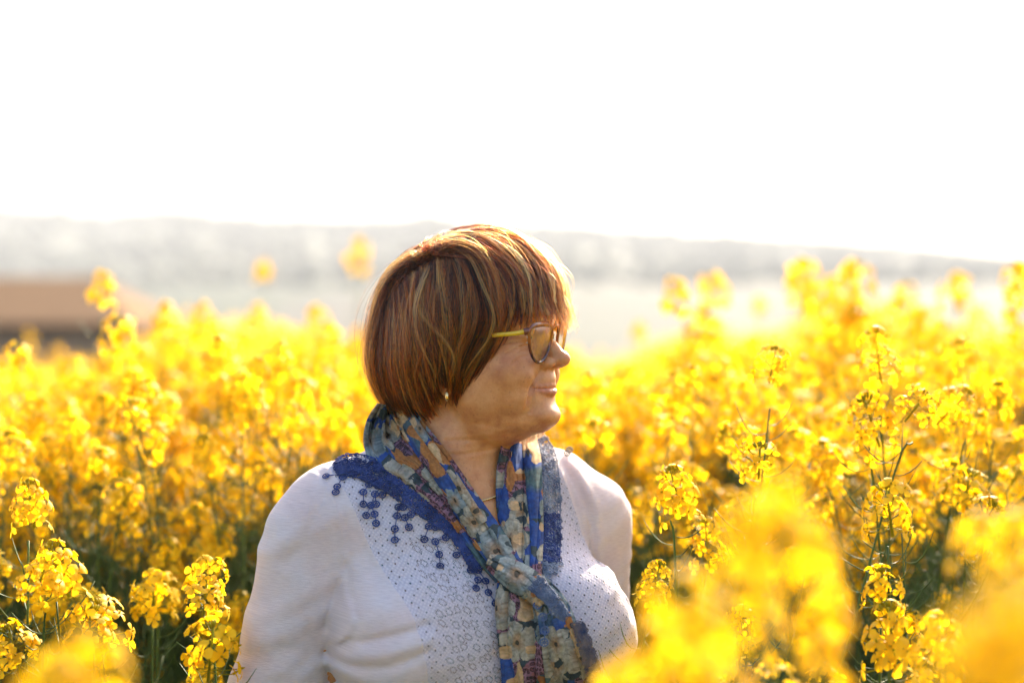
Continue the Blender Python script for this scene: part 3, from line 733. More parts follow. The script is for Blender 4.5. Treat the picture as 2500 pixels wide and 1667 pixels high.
def build_glasses():
    fm = M('amber_frame'); tc = fm.n('ShaderNodeTexCoord'); n = fm.n('ShaderNodeTexNoise', i_Scale=90., i_Detail=2.)
    fm.l(tc.outputs['Object'], n.inputs[0]); r = fm.ramp(n.outputs[0], [(.3, (.50, .14, .02)), (.5, (.30, .08, .025)), (.68, (.07, .025, .02))])
    at = fm.n('ShaderNodeAttribute', attribute_name='low')
    fm.l(fm.mix(at.outputs['Fac'], r.outputs[0], (.045, .014, .022)), fm.b.inputs['Base Color'])
    fm.set(Roughness=.12, Transmission_Weight=.12, IOR=1.48, Coat_Weight=.6)
    tm = M('yellow_green_temple'); tm.set(Base_Color=(.78, .52, .015, 1), Roughness=.15, Transmission_Weight=.15, Coat_Weight=.5)
    lm = M('spectacle_lens'); lm.set(Base_Color=(1, .985, .98, 1), Roughness=.0, Transmission_Weight=1.0, IOR=1.33)
    lm.t.nodes.remove(lm.b); tb = lm.n('ShaderNodeBsdfTransparent'); tb.inputs[0].default_value = (.985, .97, .975, 1); gb = lm.n('ShaderNodeBsdfGlossy'); gb.inputs['Roughness'].default_value = .02
    fz = lm.n('ShaderNodeFresnel', i_IOR=2.1); mx = lm.n('ShaderNodeMixShader'); ge = lm.n('ShaderNodeNewGeometry'); lm.l(lm.math('MULTIPLY', fz.outputs[0], lm.math('SUBTRACT', 1.0, ge.outputs['Backfacing'])), mx.inputs[0]); lm.l(tb.outputs[0], mx.inputs[1]); lm.l(gb.outputs[0], mx.inputs[2]); lm.l(mx.outputs[0], lm.out.inputs[0])
    mm = M('gold_hinge'); mm.set(Base_Color=(.8, .62, .3, 1), Metallic=1, Roughness=.22)
    root = bpy.data.objects.new('glasses', None); C.objects.link(root); root.parent = person
    # front plane: slightly wrapped; rim outline in (v,w), upper edge a little cat-eyed
    rim = [(11.5, -4), (13, 6), (25, 9.5), (42, 10.5), (56, 9.0), (62, 3.5), (60, -9), (54, -22), (43, -32), (31, -34), (19, -27), (12.5, -15)]
    def pt(v, w_, du=0):       # face-form wrap and pantoscopic tilt
        v = np.asarray(v, float); w_ = np.asarray(w_, float)
        return HF.world(116.5-.0024*v*v+.07*v+.14*(w_+20)+du, v, w_-10-.06*v)
    for sg in (1, -1):
        R = spline([(a*sg, b) for a, b in rim], 64, True)
        P = pt(R[:, 0], R[:, 1])
        thick = 1.9+1.5*np.clip((R[:, 1]-2)/8, 0, 1)
        v_, f_ = tube(P, np.stack([thick, thick*0+1.9], 1)/1000, 10, True, up=HF.f)
        # half-axes: along the face direction 2.0, in plane `thick`
        v_, f_ = tube(P, np.stack([thick*0+1.9, thick], 1)/1000, 10, True, up=HF.f)
        o = mesh_np('rim', v_, f_, fm.m, root)
        a = o.data.attributes.new('low', 'FLOAT', 'POINT')
        a.data.foreach_set('value', np.repeat(np.clip((-8-R[:, 1])/14, 0, 1), 10).astype(np.float32)*.9)
        # lens: front and back sheets, gently domed
        ctr = R.mean(0); rings = np.linspace(0, 1, 9)
        lp = []
        for side in (0.6, -.6):
            g = ctr+(R-ctr)[None]*rings[:, None, None]
            dome = 2.2*(1-rings**2)[:, None]
            lp.append(pt(g[..., 0], g[..., 1], side+dome))
        V = np.concatenate([q.reshape(-1, 3) for q in lp]); k = 64; nr = 9
        i, j = np.arange(nr-1)[:, None], np.arange(k)[None]
        Q = np.stack([i*k+j, (i+1)*k+j, (i+1)*k+(j+1) % k, i*k+(j+1) % k], -1).reshape(-1, 4)
        if sg < 0: Q = Q[:, ::-1]
        E_ = np.stack([(nr-1)*k+np.arange(k), (nr-1)*k+(np.arange(k)+1) % k, nr*k+(nr-1)*k+(np.arange(k)+1) % k, nr*k+(nr-1)*k+np.arange(k)], 1)
        Qall = np.concatenate([Q, Q[:, ::-1]+nr*k, E_ if sg < 0 else E_[:, ::-1]])
        mesh_np('lens', V, Qall, lm.m, root)
        # temple
        T = [(61, -10, 112), (66, -11.5, 107), (69, -13, 97), (72, -15, 72), (74, -18, 40), (75, -21, 5), (74, -30, -10), (73, -46, -20)]
        T = [HF.world(u-(13 if sg < 0 else 0)*max(0, (u-60)/50), a*sg*(.96 if sg < 0 else 1), b+(6 if sg < 0 else 0)) for a, b, u in T]
        S = spline(T, 50); wd = np.interp(np.linspace(0, 1, 50), [0, .15, 1], [3.4, 2.7, 2.0])
        v_, f_ = tube(S, np.stack([wd, wd*0+1.3], 1)/1000, 10, False, up=(0, 0, 1))
        t_ = mesh_np('temple', v_, f_, tm.m, root)
        H = [HF.world(*(np.array((u-(13 if sg < 0 else 0), a*sg*(.955 if sg < 0 else 1), b+(6 if sg < 0 else 0))))) for a, b, u in ((61.5, -9.8, 115), (65.5, -11.2, 109.5))]
        v_, f_ = tube(spline(H, 6), np.array([[4.0, 2.0]]*6)/1000, 10, False, up=(0, 0, 1)); o = mesh_np('hinge', v_, f_, fm.m, t_)
        a = o.data.attributes.new('low', 'FLOAT', 'POINT'); a.data.foreach_set('value', np.full(len(o.data.vertices), .7, np.float32))
        # nose pad arm
        v_, f_ = tube(spline([pt(12*sg, -9), pt(10*sg, -11, -4), pt(9.5*sg, -13, -7)], 8), .0012, 6); mesh_np('nose_pad', v_, f_, lm.m, root)
    B = spline([pt(-12, 3), pt(-6, 6), pt(0, 7), pt(6, 6), pt(12, 3)], 16)
    v_, f_ = tube(B, np.array([[1.8, 2.2]]*16)/1000, 10, False, up=HF.f)
    o = mesh_np('bridge', v_, f_, fm.m, root)
    a = o.data.attributes.new('low', 'FLOAT', 'POINT'); a.data.foreach_set('value', np.zeros(len(o.data.vertices), np.float32))
    return mm.m
GOLD = build_glasses()

def build_jewellery():
    # two-band gold hoop at the near lobe
    ps = []
    for k, (dv, rr) in enumerate(((-1.3, 5.0), (0.2, 5.6), (1.7, 5.0))):
        a = np.linspace(0, 2*np.pi, 28, endpoint=False)
        P = HF.world(16+dv*1.2+3.0*np.cos(a)*.8, 79+dv+3.8*np.cos(a), -86+rr*np.sin(a)*1.1)
        ps.append(tube(P, .00075, 7, True))
    V, F = join(ps); e = mesh_np('earring', V, F, GOLD, person)
    # fine rope chain round the neck
    bb = bvh_of(person)
    pts = []
    for t in np.linspace(-1, 1, 60):
        ang = t*2.35; r = 140
        base = BF.world(5, 0, 10); d = np.array(BF.f)*math.cos(ang)+np.array(BF.r)*math.sin(ang)
        z = 1.425-.062*math.cos(ang*1.0)+.012*abs(t)
        o_ = np.array([*(base[:2]+d[:2]*.19), z])
        h = bb.ray_cast(Vector(o_), Vector((-d[0], -d[1], 0)))
        if h[0]: pts.append(np.array(h[0])+d*.0022)
    S = spline(pts, 420); T = np.gradient(S, axis=0); T /= np.linalg.norm(T, axis=1, keepdims=True)
    U = np.cross(T, (0, 0, 1.)); U /= np.linalg.norm(U, axis=1, keepdims=True); W = np.cross(T, U)
    ph = np.arange(420)*.9; ps = []
    for q in (0, 2.1, 4.2):
        ps.append(tube(S+(U*np.cos(ph+q)[:, None]+W*np.sin(ph+q)[:, None])*.0009, .0006, 5))
    V, F = join(ps); mesh_np('necklace', V, F, GOLD, person)
build_jewellery()
# ------------------------------------------------------------------ scarf
def print_col(x, y):
    """floral and leopard print; x, y in cloth millimetres"""
    wx = x+4*vnoise(x, y, 1, 9)+1.5*vnoise(x, y, 5, 3); wy = y+4*vnoise(x, y, 2, 9)+1.5*vnoise(x, y, 6, 3)
    n = vnoise(x, y, 3, 5)*.6+vnoise(x, y, 4, 1.7)*.4
    blue = np.stack([.006+.015*n, .04+.08*n, .20+.30*n], -1)
    tq = np.clip((vnoise(wx, wy, 70, 30)-.56)*5, 0, 1)[..., None]; col = blue*(1-tq)+np.stack([.04+.06*n, .09+.11*n, .11+.10*n], -1)*tq
    def put(mask, c):
        c = np.asarray(c); col[mask] = (c if c.ndim > 1 else np.broadcast_to(c, col.shape))[mask]
    r = np.random.default_rng(12)
    # leopard patches
    lp = vnoise(wx, wy, 21, 34)
    d1 = np.full(x.shape, 9.); d2 = np.full(x.shape, 9.)
    cx, cy = np.floor(wx/5.2), np.floor(wy/5.2)
    for a in (-1, 0, 1):
        for b in (-1, 0, 1):
            gx, gy = cx+a, cy+b; h = np.sin(gx*127.1+gy*311.7)*43758.5; h2 = np.sin(gx*269.5+gy*183.3)*43758.5
            d = np.hypot(gx+.5+.6*(h-np.floor(h)-.5)-wx/5.2, gy+.5+.6*(h2-np.floor(h2)-.5)-wy/5.2)
            d2 = np.minimum(d2, np.maximum(d1, d)); d1 = np.minimum(d1, d)
    mauve = np.stack([.26+.15*n, .12+.10*n, .19+.12*n], -1)
    lep = np.where(((d1 < .40) & (d1 > .17))[..., None], np.array([.035, .014, .03]), np.where((d1 <= .17)[..., None], np.array([.22, .07, .12]), mauve))
    put(lp > .51, lep)
    # flowers and orange patches on a jittered grid
    G = 43.; ids = []
    for gx in range(int(x.min()//G)-1, int(x.max()//G)+2):
        for gy in range(int(y.min()//G)-1, int(y.max()//G)+2):
            q = np.random.default_rng((gx+500)*1009+gy+500); ids.append((q.random(), (gx+.5+q.uniform(-.3, .3))*G, (gy+.5+q.uniform(-.3, .3))*G, q.uniform(15, 30), q.uniform(0, 6), int(q.choice([0, 0, 1, 2, 3, 4, 1, 3]))))
    for _, fx, fy, R, ph, kd in sorted(ids):
        dx, dy = wx-fx, wy-fy; d = np.hypot(dx, dy); th = np.arctan2(dy, dx)+ph
        if kd in (0, 5):          # orange blotch
            put(d < R*.85*(.7+.3*np.cos(3*th)+.25*vnoise(x, y, 9, 6)), np.stack([.42+.2*n, .15+.11*n, .03+.03*n], -1)); continue
        # dark leaves behind
        put(d < R*1.25*np.abs(np.cos(1.5*th+1))**.5*(np.cos(3*th+.6) > .3), np.stack([.015+.02*n, .035+.04*n, .05+.04*n], -1))
        base = np.stack([.30+.34*n, .30+.30*n, .23+.26*n], -1) if kd < 3 else np.stack([.18+.2*n, .25+.2*n, .25+.22*n], -1)
        pet = R*(.62+.38*np.abs(np.cos(2.5*th))**.6)
        sh = np.clip((d/pet-.45)/.55, 0, 1)[..., None]*.0
        ed = (np.abs(np.cos(2.5*th)) < .10)[..., None]
        fl = np.where(ed, base*.6, base)*(1-.3*(vnoise(dx, th*9, 30, 3)[..., None] > .72))
        warm = np.clip(1-d/(R*.55), 0, 1)[..., None]; fl = fl*(1-warm)+np.array([.42, .22, .07])*warm
        put(d < pet, fl); put(d < R*.13, (.06, .05, .03))
    pale = vnoise(x, y, 40, 26)[..., None]; col = col*(.9+.2*pale)
    col = np.where((vnoise(wx, wy, 50, 20) > .80)[..., None], np.stack([.66+.15*n, .46+.1*n, .22+.1*n], -1), col)
    fine = .50+.55*vnoise(x, y, 91, 1.3)*.6+.55*vnoise(x, y, 92, 3.1)*.6
    return np.clip(col*fine[..., None], 0, 1)

def scarf_material():
    m = M('printed_scarf'); at = m.n('ShaderNodeAttribute', attribute_name='col'); m.l(at.outputs['Color'], m.b.inputs['Base Color'])
    tc = m.n('ShaderNodeAttribute', attribute_name='cloth'); mp = m.n('ShaderNodeMapping'); mp.inputs['Scale'].default_value = (.35, 2.6, 1); m.l(tc.outputs['Vector'], mp.inputs[0])
    n = m.n('ShaderNodeTexNoise', i_Scale=1.2, i_Detail=3.); m.l(mp.outputs[0], n.inputs[0]); m.l(m.bump(n.outputs[0], .5, .0006).outputs[0], m.b.inputs['Normal'])
    c = m.mix(m.math('MULTIPLY', n.outputs[0], .10), at.outputs['Color'], (.75, .72, .66)); m.l(c, m.b.inputs['Base Color'])
    m.set(Roughness=.9, Sheen_Weight=.05, Specular_IOR_Level=.15)
    tr = m.n('ShaderNodeBsdfTranslucent'); m.l(c, tr.inputs[0]); mx = m.n('ShaderNodeMixShader'); mx.inputs[0].default_value = .25
    m.l(m.b.outputs[0], mx.inputs[1]); m.l(tr.outputs[0], mx.inputs[2]); m.l(mx.outputs[0], m.out.inputs[0]); return m.m
def lace_material(name, a, b):
    m = M(name); g = m.n('ShaderNodeTexCoord'); n = m.n('ShaderNodeTexNoise', i_Scale=60., i_Detail=4.); m.l(g.outputs['Object'], n.inputs[0])
    m.l(m.ramp(n.outputs[0], [(.35, a), (.65, b)]).outputs[0], m.b.inputs['Base Color'])
    n2 = m.n('ShaderNodeTexNoise', i_Scale=1600.); m.l(g.outputs['Object'], n2.inputs[0]); m.l(m.bump(n2.outputs[0], .6, .0005).outputs[0], m.b.inputs['Normal'])
    m.set(Roughness=.85, Sheen_Weight=.1); return m.m

def gauss(A, s, axis):
    k = np.arange(-int(3*s), int(3*s)+1); g = np.exp(-.5*(k/s)**2); g /= g.sum()
    P = np.pad(A, [(len(k)//2, len(k)//2) if a == axis else (0, 0) for a in range(A.ndim)], mode='edge')
    return np.apply_along_axis(lambda v: np.convolve(v, g, 'valid'), axis, P)

def build_scarf():
    B1, B2 = bvh_of(blouse), bvh_of(person); cam_o = Vector((0, 0, EYE))
    def depth(x, y):           # photo display pixel -> distance along Y of the first body or blouse surface
        d = Vector(dp(x, y, 1.))-cam_o; best = None
        for B in (B1, B2):
            h = B.ray_cast(cam_o, d.normalized())
            if h[0] and (best is None or h[0].y < best): best = h[0].y
        return best if best and best < 1.93 else np.nan
    def lay(line, n_s, n_t, off, crown, folds, sm=(10, 4), uv0=(0, 0), edge_w=0., seed=0, ymin=0.):
        """line: rows (x, y, halfwidth left, halfwidth right) in display pixels. folds: (count, amplitude mm, drift)"""
        L = spline(np.array(line, float), n_s)
        T = np.gradient(L[:, :2], axis=0); T /= np.linalg.norm(T, axis=1, keepdims=True); N = np.stack([T[:, 1], -T[:, 0]], 1)  # to the right when going down is -x
        t = np.linspace(-1, 1, n_t); r = np.random.default_rng(seed)
        hw = np.where(t[None] < 0, L[:, 2:3], L[:, 3:4])
        s = np.linspace(0, 1, n_s)[:, None]
        wob = edge_w*(vnoise(np.arange(n_s)*1., 0*np.arange(n_s), seed+60, 14)-.5)[:, None]*t[None]
        q = t[None]*hw+wob
        X = L[:, 0:1]-N[:, 0:1]*0+N[:, 0:1]*(-q)*-1; Yp = L[:, 1:2]+N[:, 1:2]*q
        X = L[:, 0:1]+N[:, 0:1]*q
        Dp = np.full(X.shape, np.nan); ii = np.unique(np.r_[0:n_s:4, n_s-1]); jj = np.unique(np.r_[0:n_t:4, n_t-1])
        for i in ii:
            for j in jj:
                dd = depth(X[i, j], Yp[i, j]); Dp[i, j] = dd if not (dd < ymin and Yp[i, j] < 1075) else np.nan
        S = Dp[np.ix_(ii, jj)]
        for _ in range(40):    # fill rays that missed
            m = np.isnan(S)
            if not m.any(): break
            Q = np.pad(S, 1, constant_values=np.nan); nb = np.stack([Q[:-2, 1:-1], Q[2:, 1:-1], Q[1:-1, :-2], Q[1:-1, 2:]])
            with np.errstate(all='ignore'):
                import warnings; warnings.simplefilter('ignore'); f = np.nanmean(nb, 0)
            S[m] = f[m]
        full = np.empty((n_s, len(jj)));
        for c in range(len(jj)): full[:, c] = np.interp(np.arange(n_s), ii, S[:, c])
        G = np.empty((n_s, n_t))
        for i in range(n_s): G[i] = np.interp(np.arange(n_t), jj, full[i])
        G0 = G.copy(); G = gauss(gauss(G, sm[0], 0), sm[1], 1); G = np.minimum(G, G0+.002)
        cnt, amp, drift = folds
        ph = drift*s*np.pi+.7*np.sin(s*4+seed)+seed
        wv = np.abs(np.sin(.5*np.pi*cnt*(t[None]*.5+.5)*2*.5+ph+.35*np.sin(7*s+3*t[None])))
        fold = amp*(wv**.8-.5)+.5*amp*(vnoise(s*180+0*t[None], t[None]*16*cnt+0*s, seed+9, 9)-.5)
        lift = off+crown*(1-t[None]**2)+fold*(1-.35*t[None]**4)
        lift = np.maximum(lift, .8); lift = np.where(np.abs(t[None]) > .97, lift*.55, lift)
        Y = G-lift/1000
        V = np.stack([(X*1.06293-1250)/KPX*Y, Y, EYE-(Yp*1.06293-833.5)/KPX*Y], -1)
        i, j = np.arange(n_s-1)[:, None], np.arange(n_t-1)[None]
        F = np.stack([i*n_t+j, (i+1)*n_t+j, (i+1)*n_t+j+1, i*n_t+j+1], -1).reshape(-1, 4)
        ds = np.concatenate([[0], np.cumsum(np.linalg.norm(np.diff(L[:, :2], axis=0), axis=1))])*.51
        cs = np.broadcast_to(ds[:, None], X.shape)+uv0[0]; ct = np.broadcast_to(q*.51*1.25+fold*1.2, X.shape)+uv0[1]
        return V, F, cs, ct
    PX = []
    def add(*a, **k):
        V, F, cs, ct = lay(*a, **k); col = print_col(cs, ct)
        # thickness: a second sheet 0.7 mm behind
        PX.append((V, F, cs, ct, col)); return V
    # shawl over the near shoulder, outer part
    add([(888, 930, 22, 30), (878, 980, 40, 44), (890, 1028, 50, 40), (945, 1075, 44, 38), (1005, 1132, 32, 36), (1058, 1195, 24, 34), (1098, 1260, 20, 32), (1150, 1330, 14, 28)], 330, 110, 5, 5, (5, 7, 1.2), uv0=(712, 305), seed=1)
    # the roll beside the neck
    add([(900, 895, 22, 20), (925, 940, 28, 24), (953, 985, 30, 26), (1000, 1050, 34, 30), (1050, 1125, 36, 32), (1095, 1195, 36, 36), (1140, 1260, 34, 38), (1185, 1320, 24, 34)], 330, 90, 10, 9, (3, 7, .9), uv0=(140, 60), seed=2)
    add([(915, 905, 10, 8), (940, 948, 10, 8), (975, 1000, 11, 8), (1030, 1075, 12, 9), (1072, 1140, 12, 9), (1110, 1200, 11, 9)], 260, 30, 20, 5, (1, 2, .4), uv0=(60, 140), seed=3)
    # far side: two overlapping lengths
    add([(1190, 970, 22, 20), (1183, 1012, 28, 26), (1180, 1080, 40, 34), (1190, 1160, 50, 36), (1200, 1240, 44, 34), (1208, 1330, 26, 30)], 300, 90, 6, 6, (4, 7, .8), uv0=(260, 20), seed=4, ymin=1.725)
    add([(1212, 985, 16, 16), (1215, 1015, 17, 20), (1222, 1060, 19, 21), (1228, 1140, 18, 18), (1232, 1220, 16, 16), (1228, 1320, 14, 16)], 290, 50, 12, 6, (2, 4, .8), uv0=(300, 130), seed=5, ymin=1.725)
    # tails
    add([(1165, 1325, 22, 30), (1176, 1380, 40, 46), (1190, 1440, 50, 52), (1200, 1510, 52, 50), (1206, 1580, 54, 52), (1212, 1720, 58, 54)], 360, 120, 9, 6, (4, 7, .7), uv0=(30, 200), seed=6)
    add([(1225, 1330, 18, 24), (1262, 1390, 34, 40), (1290, 1460, 50, 44), (1306, 1530, 58, 50), (1318, 1600, 62, 60), (1330, 1720, 66, 66)], 360, 130, 14, 7, (4, 6, .6), uv0=(420, 40), seed=7)
    # knot
    add([(1120, 1285, 16, 14), (1150, 1300, 28, 26), (1190, 1325, 36, 34), (1225, 1350, 34, 34), (1250, 1385, 22, 24)], 150, 100, 24, 14, (4, 5, .8), uv0=(200, 220), seed=8)
    # roll round the back of the neck
    pth = spline([dp(925, 1000, 1.715), dp(893, 968, 1.76), (-.125, 1.85, 1.455), (-.055, 1.885, 1.465), (.02, 1.875, 1.455), dp(1225, 1030, 1.83), dp(1200, 1060, 1.80)], 150)
    aa = np.linspace(0, 2*np.pi, 60)
    Tt = np.gradient(pth, axis=0); Tt /= np.linalg.norm(Tt, axis=1, keepdims=True); Uu = np.cross(Tt, (0, 0, 1.)); Uu /= np.linalg.norm(Uu, axis=1, keepdims=True); Ww = np.cross(Tt, Uu)
    rr = (17+3.5*np.sin(aa*5)[None]+3*np.sin(np.arange(150)*.09)[:, None])/1000*np.clip(np.sin(np.linspace(.15, np.pi-.15, 150)), .3, .8)[:, None]/.8
    V = pth[:, None]+Uu[:, None]*(np.cos(aa)[None, :, None]*rr[..., None])*.8+Ww[:, None]*(np.sin(aa)[None, :, None]*rr[..., None])*1.2
    i, j = np.arange(149)[:, None], np.arange(59)[None]; F = np.stack([i*60+j, i*60+j+1, (i+1)*60+j+1, (i+1)*60+j], -1).reshape(-1, 4)
    cs = np.broadcast_to(np.arange(150)[:, None]*2.+500, (150, 60)); ct = np.broadcast_to(aa[None]*17, (150, 60))
    PX.append((V, F, cs, ct, print_col(cs, ct)))
    Vs, Fs = join([(p[0].reshape(-1, 3), p[1]) for p in PX])
    o = mesh_np('scarf', Vs, Fs, scarf_material(), person)
    set_col(o, np.concatenate([p[4].reshape(-1, 3) for p in PX])); set_uv(o, np.concatenate([np.stack([p[2].ravel(), p[3].ravel()], 1) for p in PX]))
    so_ = o.modifiers.new('thickness', 'SOLIDIFY'); so_.thickness = .0008; so_.offset = 0
    # ---- crochet lace
    blue = lace_material('blue_lace', (.012, .026, .11), (.045, .08, .27)); grey = lace_material('faded_lace', (.10, .14, .24), (.30, .34, .42))
    def disc_at(x, y, lift, Bs=None):
        d = depth(x, y)
        if np.isnan(d): return None, None
        P = dp(x, y, d-lift/1000)
        a = dp(x+5, y, 1); e = 6
        dx, dy = depth(x+e, y), depth(x, y+e)
        if np.isnan(dx) or np.isnan(dy): return P, np.array([0, -1., 0])
        n = np.cross(dp(x+e, y, dx)-dp(x, y, d), dp(x, y+e, dy)-dp(x, y, d)); n /= np.linalg.norm(n)
        if n[1] > 0: n = -n
        return P, n
    rng = np.random.default_rng(5)
    def ring(P, n, R, r, ell=1., k=10, rot=0):
        _, u, v = basis(n); a = np.linspace(0, 2*np.pi, k, endpoint=False)+rot
        return tube(P+u*(np.cos(a)*R)[:, None]+v*(np.sin(a)*R*ell)[:, None], r, 4, True)
    surf = o
    def band(line, n, mat, lift, edge=1.0, Rr=(.0019, .0034)):
        V, F, cs, ct = lay(line, 200, 40, lift, 2, (1, 1, .3), seed=11)
        parts = []
        for _ in range(n):
            i, j = rng.integers(2, 197), rng.integers(1, 38); P = V[i, j]+rng.normal(0, .0005, 3); n_ = np.cross(V[i+1, j]-V[i-1, j], V[i, j+1]-V[i, j-1]); n_ /= np.linalg.norm(n_)
            n_ = n_ if n_[1] < 0 else -n_; parts.append(ring(P+n_*.0006, n_+rng.normal(0, .18, 3), rng.uniform(*Rr), rng.uniform(.00045, .0007), rng.uniform(.6, 1), 9, rng.uniform(0, 3)))
        for e in (1, 12, 38):   # cords along the band
            parts.append(tube(V[::2, e]+np.array([0, -.0008, 0]), .0009 if e != 12 else .0006, 5))
        for i in range(4, 196, 5):   # net threads
            parts.append(tube(V[i, 1:39:4]+np.array([0, -.0003, 0]), .00045, 3))
        Vv, Ff = join(parts); l = mesh_np('lace_trim', Vv, Ff, mat, o); return V
    LV = band([(772, 1078, 14, 12), (800, 1066, 26, 24), (845, 1076, 28, 30), (893, 1101, 28, 28), (950, 1141, 26, 27), (1005, 1181, 25, 26), (1050, 1219, 20, 22), (1076, 1258, 18, 18), (1100, 1310, 14, 16)], 1050, blue, 4, Rr=(.0021, .0038))
    RV = band([(1238, 1006, 12, 16), (1252, 1050, 14, 26), (1262, 1120, 20, 25), (1264, 1200, 22, 24), (1262, 1260, 20, 22), (1262, 1320, 14, 18)], 600, grey, 5)
    band([(1262, 1180, 14, 24), (1264, 1235, 20, 24), (1264, 1290, 20, 22)], 330, blue, 6.5)
    band([(1225, 1335, 20, 20), (1262, 1370, 16, 16), (1300, 1420, 10, 12)], 260, lace_material('slate_lace', (.05, .08, .16), (.14, .18, .26)), 44, Rr=(.0015, .0028))
    band([(1325, 1430, 8, 14), (1345, 1490, 12, 16), (1366, 1560, 16, 18), (1390, 1700, 18, 20)], 520, lace_material('dusk_lace', (.03, .05, .12), (.22, .18, .17)), 20)
    # rosettes on threads: positions in the photo
    Z = lambda a, b: ((750+a/2.187)/1.06293, (950+b/2.187)/1.06293)
    ros = [(160, 518), (152, 548), (100, 462), (190, 470), (330, 508), (300, 548), (362, 558), (402, 562), (300, 612), (340, 618), (368, 612), (315, 672), (360, 665), (368, 714), (487, 628), (512, 628), (480, 674), (522, 684), (553, 668),
           (468, 744), (543, 735), (468, 803), (650, 730), (625, 800), (684, 735), (684, 812), (705, 880), (710, 940), (740, 790), (803, 820), (797, 883), (858, 895), (873, 965), (912, 966), (912, 1016), (902, 1060), (953, 1022), (968, 1083), (1005, 1140)]
    rosr = [(1345, 775), (1330, 808), (1310, 870), (1330, 900), (1350, 930), (1318, 942), (1285, 992), (1290, 1025)]
    rosf = [(1285, 1110), (1230, 1152), (1315, 1182), (1258, 1215), (1270, 1287), (1265, 1350)]
    def rosette(P, n, R, mat, up, small=False):
        parts = [ring(P, n, R, .0008, .93, 16), ring(P, n, R*.30, .0005, 1, 8)]+[ring(P+rng.normal(0, .0002, 3), n+rng.normal(0, .12, 3), R*.93, .0005, .95, 14)]
        _, u, v = basis(n)
        for a in np.arange(7)*math.pi/3.5: parts.append(tube(np.array([P+(u*math.cos(a)+v*math.sin(a))*R*.25, P+(u*math.cos(a)+v*math.sin(a))*R]), .00045, 4))
        if up is not None: parts.append(tube(np.array([P, P*.5+up*.5+n*.0006, up]), .0006, 4))
        Vv, Ff = join(parts); return mesh_np('pendant', Vv, Ff, mat, o)
    for L, mat, lf in ((ros, blue, 3.2), (rosr, grey, 5), (rosf, lace_material('pendant_lace', (.05, .10, .24), (.12, .18, .34)), 34)):
        pts = [Z(a, b) for a, b in L]; pos = [disc_at(x, y, lf) for x, y in pts]
        edge = (LV if L is ros else RV)[::6, -1 if L is rosr else 0]
        edge = np.concatenate([(LV if L is ros else RV)[::6, 0], (LV if L is ros else RV)[::6, -1]])
        for k, (P, n) in enumerate(pos):
            if P is None: continue
            c = [q for i, (q, _) in enumerate(pos) if q is not None and i != k and q[2] > P[2]+.003]
            c += list(edge); c = np.array(c); dd = np.linalg.norm(c-P, axis=1)+np.where(c[:, 2] > P[2], 0, .1); j = dd.argmin()
            rosette(P, n, .0040 if L is not rosf else .0045, mat, c[j] if dd[j] < .03 else None)
    for x, y in ((1297, 1022), (1308, 1033), (1303, 1040)):
        P, n = disc_at(x, y+10, 3)
        if P is None: continue
        Q = dp(x, y, P[1]); rosette(Q, np.array([0, -1., .15]), .0038, lace_material('loop_lace', (.12, .11, .10), (.24, .22, .2)), None)
    return o
scarf = build_scarf()
# ------------------------------------------------------------------ land
RIDGE = np.array([(0, 490), (110, 490), (128, 482), (150, 492), (200, 502), (250, 503), (330, 490), (420, 486), (460, 497), (540, 505), (700, 508), (800, 513),
                  (930, 508), (990, 497), (1050, 508), (1200, 515), (1330, 522), (1500, 535), (1700, 548), (1900, 562), (2100, 573), (2190, 578), (2230, 590), (2352, 597), (2600, 600), (3400, 560), (-1200, 470)], float)
RIDGE = RIDGE[RIDGE[:, 0].argsort()]
CROP_END = 17.0
def hnoise(x, s, seed):
    r = np.random.default_rng(seed); g = r.uniform(-1, 1, 4096)
    t = np.asarray(x)/s+1000.; i = np.floor(t).astype(int); f = t-i; f = f*f*(3-2*f)
    return g[i % 4096]*(1-f)+g[(i+1) % 4096]*f
def ground_z(x, y):
    x, y = np.broadcast_arrays(np.asarray(x, float), np.asarray(y, float))
    near = .018*np.clip(y-2, 0, CROP_END-2)
    ye = np.maximum(y, 1); xd = (x/ye*KPX+1250)/1.06293
    ridge = (784.1-np.interp(np.clip(xd, -1200, 3400), RIDGE[:, 0], RIDGE[:, 1]))*1.06293/KPX
    ridge = ridge+.0007*hnoise(xd, 17, 5)+.0005*hnoise(xd, 6, 6)
    ang = np.interp(ye, [60, 150, 400, 700, 1200, 1500, 1900, 2400], [-.10, -.075, -.035, -.004, .036, .043, .9, 1.0])
    a = np.where(ye < 1500, ang, .043+(ridge-.043)*np.clip((ye-1500)/900, 0, 1)**.8)
    far = EYE+ye*a+3*hnoise(x, 90, 8)*np.clip((ye-200)/300, 0, 1)
    far = np.where(ye > 2400, EYE+2400*a*np.clip(1-(ye-2400)/2500, 0, 1), far)
    t = np.clip((y-CROP_END)/(60-CROP_END), 0, 1); t = t*t*(3-2*t)
    z60 = EYE-.10*60
    return np.where(y < 60, near*(1-t)+z60*t, far)

